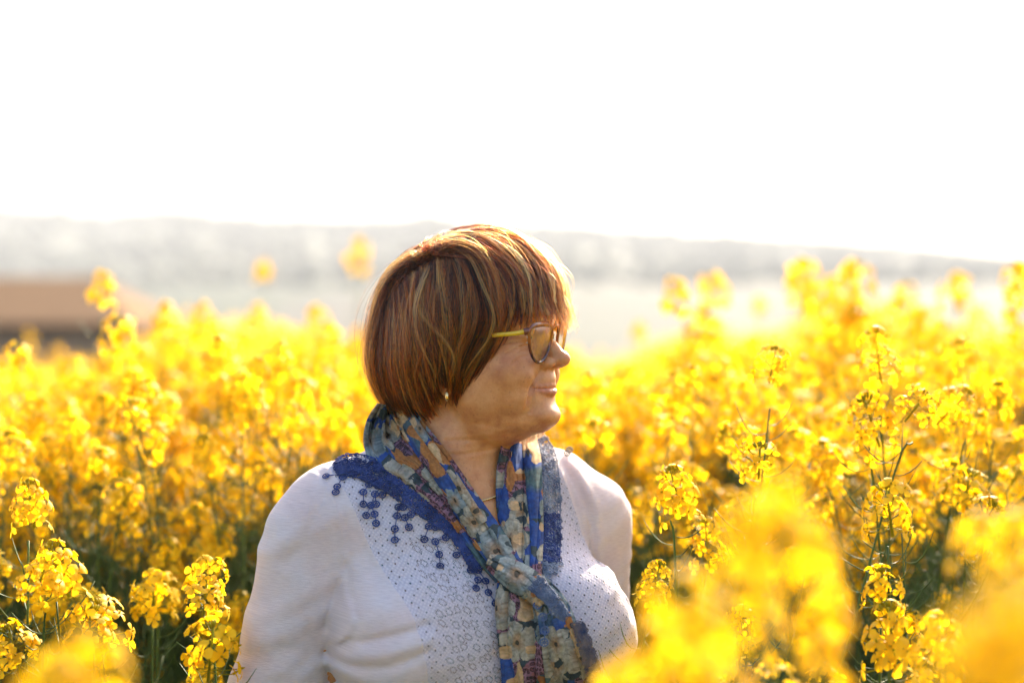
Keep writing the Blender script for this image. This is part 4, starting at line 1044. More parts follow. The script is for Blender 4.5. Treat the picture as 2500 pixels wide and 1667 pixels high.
def land_material():
    m = M('countryside'); g = m.n('ShaderNodeNewGeometry'); sp = m.n('ShaderNodeSeparateXYZ'); m.l(g.outputs['Position'], sp.inputs[0])
    mp = m.n('ShaderNodeMapping'); mp.inputs['Scale'].default_value = (.0035, .0016, 0); m.l(g.outputs['Position'], mp.inputs[0])
    v = m.n('ShaderNodeTexVoronoi', i_Scale=1.4, i_Randomness=.9); m.l(mp.outputs[0], v.inputs[0])
    sep = m.n('ShaderNodeSeparateColor'); m.l(v.outputs['Color'], sep.inputs[0])
    f = m.ramp(sep.outputs[0], [(0, (.016, .032, .018)), (.25, (.026, .038, .026)), (.5, (.012, .025, .014)), (.7, (.034, .036, .030)), (.9, (.02, .036, .018))], 'CONSTANT')
    n = m.n('ShaderNodeTexNoise', i_Scale=.004, i_Detail=5.); m.l(g.outputs['Position'], n.inputs[0])
    n2 = m.n('ShaderNodeTexNoise', i_Scale=.05, i_Detail=4.); m.l(g.outputs['Position'], n2.inputs[0])
    wood = m.ramp(n2.outputs[0], [(.3, (.03, .042, .025)), (.7, (.06, .07, .045))])
    far = m.math('MULTIPLY', m.math('SUBTRACT', sp.outputs[1], 1330.), .008)
    wm = m.math('ADD', far, m.math('MULTIPLY', m.math('SUBTRACT', n.outputs[0], .47), 14.))
    cl = m.n('ShaderNodeClamp'); m.l(wm, cl.inputs[0])
    c = m.mix(cl.outputs[0], f.outputs[0], wood.outputs[0])
    soil = m.n('ShaderNodeTexNoise', i_Scale=9., i_Detail=6.); m.l(g.outputs['Position'], soil.inputs[0])
    s = m.ramp(soil.outputs[0], [(.3, (.05, .035, .02)), (.6, (.07, .075, .03)), (.8, (.09, .12, .04))])
    nr = m.n('ShaderNodeClamp'); m.l(m.math('MULTIPLY', m.math('SUBTRACT', sp.outputs[1], CROP_END), .08), nr.inputs[0])
    m.l(m.mix(nr.outputs[0], s.outputs[0], c), m.b.inputs['Base Color']); m.set(Roughness=.95, Specular_IOR_Level=.1)
    m.l(m.bump(soil.outputs[0], .6, .03).outputs[0], m.b.inputs['Normal'])
    return m.m
def build_land():
    ys = np.concatenate([np.linspace(-60, 0, 13), np.linspace(1, 20, 30), np.geomspace(21, 1400, 70), np.linspace(1430, 2500, 50), np.geomspace(2560, 6000, 10)])
    t = np.concatenate([np.linspace(-3, -.6, 25), np.linspace(-.59, .59, 500), np.linspace(.6, 3, 25)])
    Y, T = np.meshgrid(ys, t, indexing='ij')
    X = T*np.maximum(np.abs(Y), 30); Z = ground_z(X, Y)
    nj = len(t); i, j = np.arange(len(ys)-1)[:, None], np.arange(nj-1)[None]
    Q = np.stack([i*nj+j, i*nj+j+1, (i+1)*nj+j+1, (i+1)*nj+j], -1).reshape(-1, 4)
    o = mesh_np('ground', np.stack([X, Y, Z], -1).reshape(-1, 3), Q, land_material()); tag(o, kind='structure')
    return float(Z.min())
ZMIN = build_land()

def build_woods():
    r = np.random.default_rng(9); n = 4600
    y = np.where(r.random(n) < .6, r.uniform(2250, 2420, n), r.uniform(1300, 2200, n)); x = r.uniform(-.95, .95, n)*y
    s = r.uniform(5, 10, n)*np.where(y > 2200, 1, 1.0); z = ground_z(x, y)+s*.5
    d = np.array([(math.sin(a)*math.cos(b), math.cos(a)*math.cos(b), math.sin(b)) for b in (-.9, -.25, .45, 1.1) for a in np.arange(7)*2*np.pi/7]+[(0, 0, 1)])
    V = d[None]*r.uniform(.7, 1.25, (n, 29, 1))*s[:, None, None]*np.array([1.2, 1.2, 1.0])+np.stack([x, y, z], -1)[:, None]
    q = np.array([(b*7+k, b*7+(k+1) % 7, (b+1)*7+(k+1) % 7, (b+1)*7+k) for b in range(3) for k in range(7)]); t = np.array([(21+k, 21+(k+1) % 7, 28) for k in range(7)])
    off = (np.arange(n)*29)[:, None, None]
    m = M('far_tree_foliage'); nn = m.n('ShaderNodeTexNoise', i_Scale=.15, i_Detail=3.); g = m.n('ShaderNodeNewGeometry'); m.l(g.outputs['Position'], nn.inputs[0])
    m.l(m.ramp(nn.outputs[0], [(.3, (.02, .035, .012)), (.7, (.06, .075, .03))]).outputs[0], m.b.inputs['Base Color']); m.set(Roughness=1.)
    o = mesh_np('far_woods', V.reshape(-1, 3), [(q[None]+off).reshape(-1, 4), (t[None]+off).reshape(-1, 3)], m.m); tag(o, 'hazy dark woods along the far hill ridge', 'woods', kind='stuff')
build_woods()

def boxv(x0, x1, y0, y1, z0, z1):
    V = np.array([(x, y, z) for x in (x0, x1) for y in (y0, y1) for z in (z0, z1)], float)
    return V, np.array([(0, 1, 3, 2), (4, 6, 7, 5), (0, 4, 5, 1), (2, 3, 7, 6), (0, 2, 6, 4), (1, 5, 7, 3)])
def house(name, label, ridge_l, ridge_r, eave_drop, half_w, Y, wall_c, roof_c, rough, base_z, hip_r=0., hip_l=0., metal=0.):
    """ridge from ridge_l to ridge_r (photo pixels at depth Y), running across the view; base_z absolute"""
    root = bpy.data.objects.new(name, None); C.objects.link(root); tag(root, label, 'building')
    A, B = dp(*ridge_l, Y), dp(*ridge_r, Y); zr = (A[2]+B[2])/2; ze = zr-eave_drop
    cx = (A[0]+B[0])/2; root.location = (cx, Y, base_z); A[0] -= cx; B[0] -= cx; zr -= base_z; ze -= base_z
    x0, x1 = A[0]-hip_l, B[0]+hip_r; h = half_w
    wm = M(name+'_wall'); n = wm.n('ShaderNodeTexNoise', i_Scale=1.2, i_Detail=6.); tc = wm.n('ShaderNodeTexCoord'); wm.l(tc.outputs['Object'], n.inputs[0])
    wm.l(wm.ramp(n.outputs[0], [(.3, tuple(.75*c for c in wall_c)), (.7, wall_c)]).outputs[0], wm.b.inputs['Base Color']); wm.set(Roughness=.9)
    rm = M(name+'_roof'); br = rm.n('ShaderNodeTexBrick', i_Scale=3.); rm.l(rm.n('ShaderNodeTexCoord').outputs['Object'], br.inputs[0])
    br.inputs['Color1'].default_value = (*roof_c, 1); br.inputs['Color2'].default_value = (*[c*.8 for c in roof_c], 1); br.inputs['Mortar'].default_value = (*[c*.5 for c in roof_c], 1)
    rm.l(br.outputs[0], rm.b.inputs['Base Color']); rm.set(Roughness=rough, Metallic=metal, Specular_IOR_Level=.08)
    i_ = .25
    V = np.array([(x0+i_, -h+i_, 0), (x1-i_, -h+i_, 0), (x1-i_, h-i_, 0), (x0+i_, h-i_, 0), (x0+i_, -h+i_, ze), (x1-i_, -h+i_, ze), (x1-i_, h-i_, ze), (x0+i_, h-i_, ze)]+([(x0+i_, 0, zr-.15), (x1-i_, 0, zr-.15)]))
    F4 = [(0, 1, 5, 4), (1, 2, 6, 5), (2, 3, 7, 6), (3, 0, 4, 7)]; F3 = []
    if hip_l == 0: F3.append((7, 4, 8))
    if hip_r == 0: F3.append((5, 6, 9))
    mesh_np('wall', V, [np.array(F4)]+([np.array(F3)] if F3 else []), wm.m, root, False)
    t = .18
    top = [(A[0], 0, zr), (B[0], 0, zr), (x1, -h, ze), (x0, -h, ze), (x1, h, ze), (x0, h, ze)]
    V = np.array(top+[(a, b, c-t) for a, b, c in top])
    F4 = [(3, 2, 1, 0), (5, 0, 1, 4), (9, 6, 7, 8), (11, 10, 7, 6), (3, 9, 8, 2), (4, 10, 11, 5)]
    F3 = [(2, 4, 1), (5, 3, 0), (8, 7, 10), (11, 6, 9)]
    mesh_np('roof', V, [np.array(F4), np.array(F3), np.array([(2, 8, 10, 4), (5, 11, 9, 3)])], rm.m, root, False)
    wnm = M(name+'_window'); wnm.set(Base_Color=(.03, .035, .04, 1), Roughness=.15)
    k = max(2, int((x1-x0)/4))
    for q in range(k):
        xc = x0+(q+.5)*(x1-x0)/k
        v_, f_ = boxv(xc-.5, xc+.5, -h+i_-.06, -h+i_+.02, ze*.45, ze*.45+1.1); mesh_np('window', v_, f_, wnm.m, root, False)
    return root
def build_houses():
    b = house('farm_building', 'long brown roofed farm building at the left edge, above the crop', (-260, 632), (215, 640), 1.5, 4.5, 44, (.44, .28, .17), (.20, .12, .065), .95, float(ground_z(-12, 44)), hip_r=2.4)

build_houses()

def build_haze():
    V, F = boxv(-7000, 7000, -70, 6100, ZMIN-1, 235)
    me = mesh_np('haze', V, F, None, None, False); tag(me, kind='stuff')
    m = bpy.data.materials.new('haze_air'); m.use_nodes = True; t = m.node_tree; t.nodes.remove(t.nodes['Principled BSDF'])
    v = t.nodes.new('ShaderNodeVolumePrincipled'); v.inputs['Color'].default_value = (.82, .87, .96, 1); v.inputs['Density'].default_value = HAZE
    v.inputs['Anisotropy'].default_value = 0.0
    t.links.new(v.outputs[0], t.nodes['Material Output'].inputs['Volume'])
    me.data.materials.append(m)
HAZE = .00022
build_haze()
# ------------------------------------------------------------------ rapeseed
def petal_material():
    m = M('rape_petal'); oi = m.n('ShaderNodeObjectInfo'); at = m.n('ShaderNodeAttribute', attribute_name='tone')
    c = m.ramp(at.outputs['Fac'], [(0, (.28, .33, .03)), (.22, (.52, .46, .02)), (.30, (.84, .515, .006)), (.6, (.90, .61, .01)), (1, (.93, .70, .034))])
    m.l(c.outputs[0], m.b.inputs['Base Color']); m.set(Roughness=.55, Specular_IOR_Level=.25)
    tr = m.n('ShaderNodeBsdfTranslucent'); m.l(m.mix(1.0, c.outputs[0], (1., .86, .5), 'MULTIPLY'), tr.inputs[0])
    mx = m.n('ShaderNodeMixShader'); mx.inputs[0].default_value = .52
    m.l(m.b.outputs[0], mx.inputs[1]); m.l(tr.outputs[0], mx.inputs[2]); m.l(mx.outputs[0], m.out.inputs[0]); return m.m
def green_material():
    m = M('rape_green'); g = m.n('ShaderNodeNewGeometry'); n = m.n('ShaderNodeTexNoise', i_Scale=14.); m.l(g.outputs['Position'], n.inputs[0])
    c = m.ramp(n.outputs[0], [(.3, (.05, .10, .02)), (.7, (.12, .19, .045))]); m.l(c.outputs[0], m.b.inputs['Base Color'])
    m.set(Roughness=.5)
    tr = m.n('ShaderNodeBsdfTranslucent'); m.l(m.mix(1.0, c.outputs[0], (1.2, 1.4, .5), 'MULTIPLY'), tr.inputs[0])
    mx = m.n('ShaderNodeMixShader'); mx.inputs[0].default_value = .3
    m.l(m.b.outputs[0], mx.inputs[1]); m.l(tr.outputs[0], mx.inputs[2]); m.l(mx.outputs[0], m.out.inputs[0]); return m.m
PETAL, GREEN = petal_material(), green_material()

def flower_head(seed, lod, n=30, length=.062):
    """a raceme: tip at the origin, axis +z, blossoms below it. returns (V, faces, tone)"""
    r = np.random.default_rng(seed)
    s = np.sort(r.random(n))**.8; phi = np.arange(n)*2.399+r.normal(0, .3, n)
    base = np.stack([0*s, 0*s, -.004-s*length], 1)
    el = np.radians(np.interp(s, [0, .3, 1], [60, 34, 4])+r.normal(0, 12, n))
    ped = np.interp(s, [0, .25, 1], [.013, .021, .026])*r.uniform(.85, 1.2, n)
    d = np.stack([np.cos(phi)*np.cos(el), np.sin(phi)*np.cos(el), np.sin(el)], 1)
    c = base+d*ped[:, None]
    ax = d*np.array([1, 1, .6])+np.array([0, 0, .35])+r.normal(0, .28, (n, 3)); ax, U, W = basis(ax)
    parts, tone = [], []
    L = .0105*r.uniform(.85, 1.15, n)
    if lod == 0:
        # petal outline in (along, across, lift)
        gx = np.array([0, .35, .72, 1.0]); hw = np.array([.05, .27, .46, .27]); lift = np.array([.24, .34, .28, .12])
        P = np.array([(gx[i], hw[i]*k, lift[i]-abs(k)*.05*(i > 0)) for i in range(4) for k in (-1, 0, 1)])
        F = np.array([(i*3+k, (i+1)*3+k, (i+1)*3+k+1, i*3+k+1) for i in range(3) for k in (0, 1)])
    else:
        P = np.array([(.0, 0, .3), (.6, -.42, .4), (1.05, 0, .25), (.6, .42, .4)]); F = np.array([(0, 1, 2, 3)])
    vn = len(P)
    for q in range(4):
        a = q*np.pi/2+np.where(r.random(n) < .5, .12, -.12); ca, sa = np.cos(a)[:, None], np.sin(a)[:, None]
        e1 = U*ca+W*sa; e2 = -U*sa+W*ca; k = L[:, None, None]*r.uniform(.88, 1.1, (n, 1, 1))
        bend = r.normal(0, .22, (n, 1, 1))
        lf = P[None, :, 2:3]+bend*P[None, :, 0:1]**2
        V = c[:, None]+k*(P[None, :, 0:1]*e1[:, None]+P[None, :, 1:2]*e2[:, None]+lf*ax[:, None])
        parts.append((V.reshape(-1, 3), (F[None]+(np.arange(n)*vn)[:, None, None]).reshape(-1, 4)))
        t = np.clip(.35+.45*P[:, 0]+0*P[:, 1], 0, 1); tone.append((t[None]+r.uniform(-.22, .22, (n, 1))).reshape(-1).clip(.3, 1))
    if lod == 0:
        for i in range(n):       # pedicel and flower centre
            v, f = tube(np.array([base[i], base[i]*.5+c[i]*.5-[0, 0, .0012], c[i]]), np.array([.0005, .0005, .0006]), 4); parts.append((v, f)); tone.append(np.full(len(v), .10))
            v, f = tube(np.array([c[i], c[i]+ax[i]*.004, c[i]+ax[i]*.0065]), np.array([.0014, .0012, .0004]), 5); parts.append((v, f)); tone.append(np.full(len(v), .24))
        nb = 15                   # buds at the top
        for i in range(nb):
            p = r.uniform(0, 1); a = i*2.399; rr = .0075*p; b0 = np.array([rr*math.cos(a), rr*math.sin(a), .002-.004*p]); dd = np.array([math.cos(a)*p, math.sin(a)*p, 1.1])
            v, f = tube(np.array([b0, b0+dd*.002, b0+dd*.004, b0+dd*.0055]), np.array([.0006, .0014, .0013, .0004]), 5); parts.append((v, f)); tone.append(np.full(len(v), .14))
    v, f = tube(np.array([(0, 0, -length-.012), (0, 0, -length*.5), (0, 0, .001)]), np.array([.0016, .0014, .001]), 5 if lod == 0 else 3); parts.append((v, f)); tone.append(np.full(len(v), .06))
    V, F = join(parts); return V, F, np.concatenate(tone)

def mk_mesh(name, V, F, mat, tone=None):
    o = mesh_np(name, V, F, mat, None)
    if tone is not None:
        a = o.data.attributes.new('tone', 'FLOAT', 'POINT'); a.data.foreach_set('value', tone.astype(np.float32))
    return o
HEADS = [flower_head(100+i, 0, n=[21, 16, 25, 13, 18, 10][i], length=[.050, .040, .058, .036, .048, .032][i]) for i in range(6)]
HEADS_LO = [flower_head(200+i, 1, n=[14, 10, 17][i], length=[.046, .038, .052][i]) for i in range(3)]
def stash(o):                  # a template mesh: its object is removed, the data stays
    d = o.data; bpy.data.objects.remove(o); return d
HEAD_ME = [stash(mk_mesh('flower_head', *h[:2], PETAL, h[2])) for h in HEADS]

def pods_on(path, r, s0, s1, gap=.011, lo=False):
    """thin curved seed pods along a stem path between lengths s0..s1 from its tip"""
    seg = np.linalg.norm(np.diff(path[::-1], axis=0), axis=1); cs = np.concatenate([[0], np.cumsum(seg)]); out = []
    s = s0; a = r.uniform(0, 6)
    while s < min(s1, cs[-1]*.8):
        p = np.array([np.interp(s, cs, path[::-1][:, k]) for k in range(3)]); a += 2.4+r.normal(0, .2)
        h = np.array([math.cos(a), math.sin(a), 0]); l = r.uniform(.035, .06)
        k = np.linspace(0, 1, 4 if lo else 6)[:, None]
        P = p+h*l*(k*.95)+np.array([0, 0, 1])*l*(.15*k-.25*np.sin(k*np.pi)*r.uniform(.1, .9)+.55*k**2.2*r.uniform(.3, 1.2))
        out.append(tube(P, np.interp(k[:, 0], [0, .3, .7, 1], [.0004, .0005, .0010, .0003]), 3 if lo else 4)); s += gap*r.uniform(.6, 1.5)
    return out
def plant_proto(seed, kind):
    """unit plant 1.45 m tall with its main tip at (0,0,1.45); returns stem, pods, leaves geometry and head placements"""
    r = np.random.default_rng(seed); H = 1.45
    a = r.uniform(0, 6.3); b = r.uniform(.03, .10) if kind != 'single' else .03
    z = np.array([0, .35, .7, 1.0, 1.25, 1.38]); off = b*np.sin(z/H*2.6)*(1-z/H)*2
    P = spline(np.stack([off*math.cos(a), off*math.sin(a), z], 1), 26)
    stems = [tube(P, np.interp(P[:, 2], [0, 1.38], [.0042, .0012]), 6)]
    heads = [((0, 0, H), (0, 0, 1), 0)]; pods = pods_on(P, r, .02, .50 if kind != 'single' else .25)
    leaves = []
    nb = {'bushy': 7, 'mid': 5, 'single': 0, 'pair': 2}[kind]
    for i in range(nb):
        z0 = r.uniform(.55, 1.05) if kind != 'pair' else 1.15; k = np.argmin(abs(P[:, 2]-z0)); p0 = P[k]
        a = i*2.399+r.normal(0, .4); ht = r.uniform(1.19, 1.41) if kind != 'pair' else r.uniform(1.34, 1.42)
        ht = max(ht, z0+.18); out = (.08+.18*r.random()) if kind != 'pair' else .05
        d = np.array([math.cos(a), math.sin(a), 0]); tip = p0*[1, 1, 0]+d*out+[0, 0, ht]
        B = spline([p0, p0+d*out*.55+[0, 0, (ht-z0)*.4], p0*[1, 1, 0]+d*out*.86+[0, 0, ht-.09], tip-d*out*.05-[0, 0, .055]], 12)
        stems.append(tube(B, np.linspace(.0022, .0011, 12), 5)); tl = (tip-B[-3])+d*r.uniform(0, .05)*(kind != 'pair'); tl = tl/np.linalg.norm(tl)
        heads.append((tuple(tip), tuple(tl), int(r.integers(0, 6)))); pods += pods_on(B, r, .02, .22)
        leaves.append((p0, a))
    for z0 in (.25, .4, .55, .7, .85, 1.0):
        k = np.argmin(abs(P[:, 2]-z0)); leaves.append((P[k], r.uniform(0, 6.3)))
    for i in range(9 if kind in ('bushy', 'mid') else 0):      # podded side shoots past flowering
        k = np.argmin(abs(P[:, 2]-r.uniform(.45, .95))); p0 = P[k]; a = r.uniform(0, 6.3); d = np.array([math.cos(a), math.sin(a), 0]); ht = r.uniform(.25, .42); o_ = r.uniform(.05, .16)
        B = spline([p0, p0+d*o_*.6+[0, 0, ht*.4], p0+d*o_+[0, 0, ht]], 8); stems.append(tube(B, np.linspace(.0018, .0007, 8), 4)); pods += pods_on(B, r, .01, .25)
    lv = []
    for p, a in leaves:
        l = np.interp(p[2], [.2, 1.1], [.22, .07])*r.uniform(.8, 1.2); wd = l*.2; d = np.array([math.cos(a), math.sin(a), 0]); s = np.array([-d[1], d[0], 0])
        t = np.linspace(0, 1, 6); mid = p+d*(l*t)[:, None]+np.array([0, 0, 1])*(l*(.5*t-.75*t**2))[:, None]; w_ = wd*np.sin(np.pi*np.clip(t*.93+.05, 0, 1))**.7
        V = np.stack([mid-s*w_[:, None]+[0, 0, .01], mid, mid+s*w_[:, None]+[0, 0, .01]], 1).reshape(-1, 3)
        F = np.array([(i*3+k, (i+1)*3+k, (i+1)*3+k+1, i*3+k+1) for i in range(5) for k in (0, 1)]); lv.append((V, F))
    return join(stems+pods), None, join(lv), heads
PROTO = []
for i, kind in enumerate(['bushy', 'bushy', 'mid', 'mid', 'bushy', 'single', 'pair', 'mid', 'single']):
    st, pd, lv, hd = plant_proto(40+i, kind)
    PROTO.append((kind, stash(mesh_np('stem', *st, GREEN)), None, stash(mesh_np('leaves', *lv, GREEN)), hd, (st, pd, lv)))
HEAD0 = {}
prng = np.random.default_rng(77)
def add_plant(x, y, ztop, proto, label, group, rot=None, tilt=(0, 0), hs=1.0, top=None):
    kind, st, pd, lv, hd, _ = PROTO[proto]
    gz = float(ground_z(x, y)); s = (ztop-gz)/1.45
    rot = prng.uniform(0, 6.28) if rot is None else rot
    root = bpy.data.objects.new('rapeseed_plant', None); C.objects.link(root)
    root.location = (x-tilt[0]*(ztop-gz), y-tilt[1]*(ztop-gz), gz)
    # lean towards the wanted tip
    q = Vector((0, 0, 1)).rotation_difference(Vector((tilt[0], tilt[1], 1)).normalized())
    root.rotation_mode = 'QUATERNION'; from mathutils import Quaternion
    root.rotation_quaternion = q @ Quaternion((0, 0, 1), rot); root.scale = (1, 1, s)
    tag(root, label, 'flower', group)
    for nm, me in (('stem', st), ('leaves', lv)):
        o = bpy.data.objects.new(nm, me); C.objects.link(o); o.parent = root
    for i, (p, d, v) in enumerate(hd):
        if i == 0: v = int(prng.integers(0, 3)) if top is None else top
        o = bpy.data.objects.new('flower_head', HEAD_ME[v]); C.objects.link(o); o.parent = root
        o.location = p; k = hs*prng.uniform(.85, 1.15)
        o.rotation_euler = (Vector(d)+Vector(prng.normal(0, .12, 3))).to_track_quat('Z', 'X').to_euler(); o.scale = (k, k, k/s)
    return root
SKY_LINE = np.array([(-400, 850), (0, 845), (120, 850), (200, 840), (330, 790), (400, 740), (480, 735), (600, 740), (700, 760), (780, 810), (850, 830), (1290, 810), (1400, 850), (1480, 810), (1560, 765), (1640, 740), (1700, 775), (1800, 740), (1900, 700), (2050, 690), (2130, 740), (2250, 770), (2352, 750), (2800, 760)], float)
def build_plants():
    singles, pairs, full = (5, 8), 6, (0, 1, 2, 3, 4, 7)
    S = [  # x, y of the tip in the photo, depth, prototype kind, head scale, label
        (238, 625, 2.7, 's', 1.0, 'tall rapeseed stalk with ragged head, standing up against the brown roof'),
        (268, 705, 2.4, 'p', 1.1, 'rapeseed plant with long drooping head before the brown roof slope'),
        (36, 775, 2.3, 'f', .9, 'rapeseed plant at the left edge in front of the brown farm building'),
        (605, 602, 5.0, 's', 1.15, 'lone rapeseed stalk with small round head against the pale hills, left of the tallest stalk'),
        (830, 553, 4.2, 's', 1.25, 'tallest rapeseed stalk just behind her hair, against the hills'),
        (382, 700, 3.0, 'f', 1.1, 'blurred rapeseed plant just right of the brown roof end'),
        (470, 690, 3.3, 'f', 1.2, 'blurred rapeseed plant with double head below the pale hillside fields'),
        (590, 705, 3.8, 'f', 1.3, 'blurred rapeseed plant under the lone round headed stalk'),
        (725, 700, 3.8, 'f', 1.2, 'blurred rapeseed plant in front of the hills, left of the tallest stalk'),
        (752, 745, 3.1, 'p', 1.2, 'blurred rapeseed plant with a broad head, nearest her hair on the left'),
        (835, 790, 3.4, 'p', 1.0, 'rapeseed plant half hidden behind the back of her hair'),
        (1545, 615, 3.0, 's', 1.0, 'tall loose headed rapeseed stalk leaning, first to the right of her face'),
        (1636, 635, 3.7, 's', 1.3, 'blurred rapeseed stalk with a full head beside the loose headed stalk'),
        (1615, 712, 3.3, 'p', 1.3, 'blurred rapeseed plant with a thick column of bloom, right of her face'),
        (1742, 682, 5.5, 's', 1.2, 'small round headed rapeseed stalk alone in a gap before the hills'),
        (1470, 733, 5.0, 's', 1.0, 'faint rapeseed head low against the green valley, close to her face'),
        (1850, 602, 3.2, 's', .95, 'tall rapeseed stalk with a small flat head against the grey hill'),
        (1862, 660, 3.4, 's', .9, 'rapeseed stalk with sparse head just under the small flat one'),
        (1965, 608, 3.2, 'p', 1.2, 'tall rapeseed plant with the broadest head on the right skyline'),
        (1915, 640, 3.4, 'p', 1.0, 'rapeseed plant close against the left of the broadest skyline head'),
        (2080, 655, 3.7, 'f', 1.3, 'heavily blurred rapeseed plant right of the broadest skyline head'),
        (2195, 640, 3.5, 's', 1.2, 'tall rapeseed stalk with a double round head, third from the right edge'),
        (2332, 605, 2.7, 's', .9, 'tall rapeseed stalk with split head at the right edge'),
        (2322, 700, 2.9, 'p', .9, 'rapeseed plant with orange yellow head below the split one at the right edge'),
        (2235, 690, 4.8, 'f', 1.0, 'rapeseed plant blurred between the two tall stalks at the far right'),
        (1690, 925, 2.35, 'f', .95, 'rapeseed plant with crisp pale head before the blurred bloom right of her chin'),
        (650, 840, 2.5, 'f', .9, 'rapeseed plant with a pale sunlit head near the nape of her neck'),
        (2200, 790, 2.2, 'f', 1.0, 'rapeseed plant with a dense sunlit head below the third tall stalk'),
        (2250, 930, 2.0, 'f', .9, 'rapeseed plant with beadlike sunlit blossoms, towards the right edge'),
        (310, 850, 2.35, 'f', .9, 'rapeseed plant with sunlit blossoms under the drooping head'),
        (160, 960, 2.15, 'f', 1.0, 'rapeseed plant with slanting stem in the sharp bloom at the left'),
        (20, 1000, 2.05, 'f', 1.0, 'rapeseed plant with dense bloom halfway down the left edge'),
        (300, 1110, 2.05, 'f', 1.0, 'rapeseed plant with upright head, above the sharp heads beside her sleeve'),
        (600, 1020, 2.2, 'f', .9, 'rapeseed plant rising behind her shoulder seam on the left'),
        (115, 1232, 1.66, 'p', 1.0, 'sharp rapeseed plant with arching stem near the bottom left'),
        (478, 1283, 1.68, 's', .95, 'sharp rapeseed plant with compact head close to her sleeve'),
        (490, 1440, 1.60, 's', 1.1, 'sharp rapeseed plant with open four petalled flowers touching her sleeve'),
        (350, 1320, 1.82, 'f', 1.0, 'slightly soft rapeseed plant between the two sharp heads at the left'),
        (225, 1385, 1.68, 's', 1.0, 'sharp rapeseed head in the dark gap above the blurred bloom bottom left'),
        (2035, 1112, 1.62, 's', 1.15, 'sharp rapeseed plant with tall rounded head at the right'),
        (2025, 1315, 1.60, 's', .95, 'sharp rapeseed plant with head right under the tall rounded one'),
        (2040, 1395, 1.56, 's', 1.05, 'sharp rapeseed plant, lowest of the column of three heads'),
        (1532, 1225, 1.62, 's', .7, 'thin rapeseed stalk arching over beside her elbow'),
        (1620, 1190, 1.78, 'f', .9, 'rapeseed plant with pale head behind the thin arching stalk'),
        (1700, 1400, 1.70, 's', .8, 'rapeseed plant with fine pods seen between foreground blurs'),
        (1290, 800, 3.2, 'f', 1.0, 'rapeseed plant blurred right behind her nose'),
        (1345, 860, 2.8, 'f', 1.1, 'rapeseed plant blurred behind her chin'),
        # close to the lens
        (205, 1475, .86, 's', .85, 'large out of focus rapeseed head at the bottom left'),
        (120, 1540, .84, 's', .85, 'lower half of the pair of big blurs at the bottom left'),
        (1800, 1115, .80, 's', .64, 'big soft rapeseed head in the foreground, topmost of the right hand blurs'),
        (1700, 1165, .78, 's', .55, 'big soft rapeseed head touching the topmost blur'),
        (1745, 1262, 1.0, 's', .65, 'small very bright foreground blur under the topmost pair'),
        (1870, 1225, .9, 's', .6, 'foreground rapeseed blur right of the very bright one'),
        (1905, 1345, .95, 's', .58, 'foreground rapeseed blur left of the sharp column of heads'),
        (1562, 1345, .80, 's', .95, 'large foreground rapeseed blur beside her hip, top of its cluster'),
        (1600, 1400, .92, 's', .65, 'foreground rapeseed blur right of the large one beside her hip'),
        (1505, 1455, .9, 's', .8, 'foreground rapeseed blur lowest beside her hip'),
        (1765, 1390, 1.1, 's', .6, 'foreground rapeseed blur in the middle of the right hand bloom'),
        (1880, 1480, .95, 's', .7, 'foreground rapeseed blur low between the hip cluster and the sharp column'),
        (1640, 1520, .95, 's', 1.0, 'foreground rapeseed blur cut by the bottom edge'),
        (1470, 1520, .95, 's', 1.0, 'foreground rapeseed blur at the bottom beside her scarf tail'),
        (2345, 1190, .95, 's', .9, 'foreground rapeseed blur at the right edge above the biggest one'),
        (2240, 1200, 1.0, 's', .7, 'small foreground rapeseed blur left of the one at the right edge'),
        (2320, 1370, .50, 's', .85, 'biggest out of focus rapeseed head in the bottom right corner'),
        (2240, 1440, .50, 's', .7, 'huge soft rapeseed head forming the left side of the corner blur'),
        (2370, 1440, .52, 's', .9, 'huge soft rapeseed head cut by the right edge'),
    ]
    used = 0
    for x, y, Y, k, hs, lab in S:
        P = dp(x, y, Y); pr = {'s': singles[used % 2], 'p': pairs, 'f': full[used % 6]}[k]
        til = (prng.normal(0, .09), prng.normal(0, .03))
        if Y < 1.3: til = (prng.normal(0, .02), 0)
        if Y > 2.5: hs *= 1.25 if Y < 3.9 and x > 1000 else .95
        add_plant(P[0], Y, P[2], pr, lab, 'rapeseed plants of the field', tilt=til, hs=hs); used += 1
    n = used
    rest, objs = [], []
    k = 0
    # the nearest 300 as individuals, out to about 3.4 m
    while n < 300:
        k += 1
        Y = math.sqrt(prng.uniform(1.42**2, 3.5**2)); x = prng.uniform(-.41, .41)*Y
        if abs(x+.08) < .36 and Y < 2.15: continue
        if Y < 2.0 and -.47 < x < .33: continue
        if Y < 2.15 and prng.random() < .66: continue
        xd = (x/Y*KPX+1250)/1.06293
        lim = EYE-(np.interp(xd, SKY_LINE[:, 0], SKY_LINE[:, 1])*1.06293-833.5)/KPX*Y
        gz = float(ground_z(x, Y)); H = gz+prng.normal(1.38 if x < 0 else 1.44, .10)
        if Y > 2.3 and prng.random() < .35: H = lim-abs(prng.normal(0, .05))
        if Y < 1.75: H = min(H, 1.36+prng.normal(0, .06)-(.05 if abs(x) > .4 else 0))
        H = min(H, lim-abs(prng.normal(0, .03)))
        rest.append((x, Y, H)); objs.append(add_plant(x, Y, H, full[k % 6] if Y > 2.3 else (2, 3, 7)[k % 3], None, 'rapeseed plants of the field', tilt=(prng.normal(0, .10), prng.normal(0, .08)), hs=prng.uniform(.78, 1.05))); n += 1
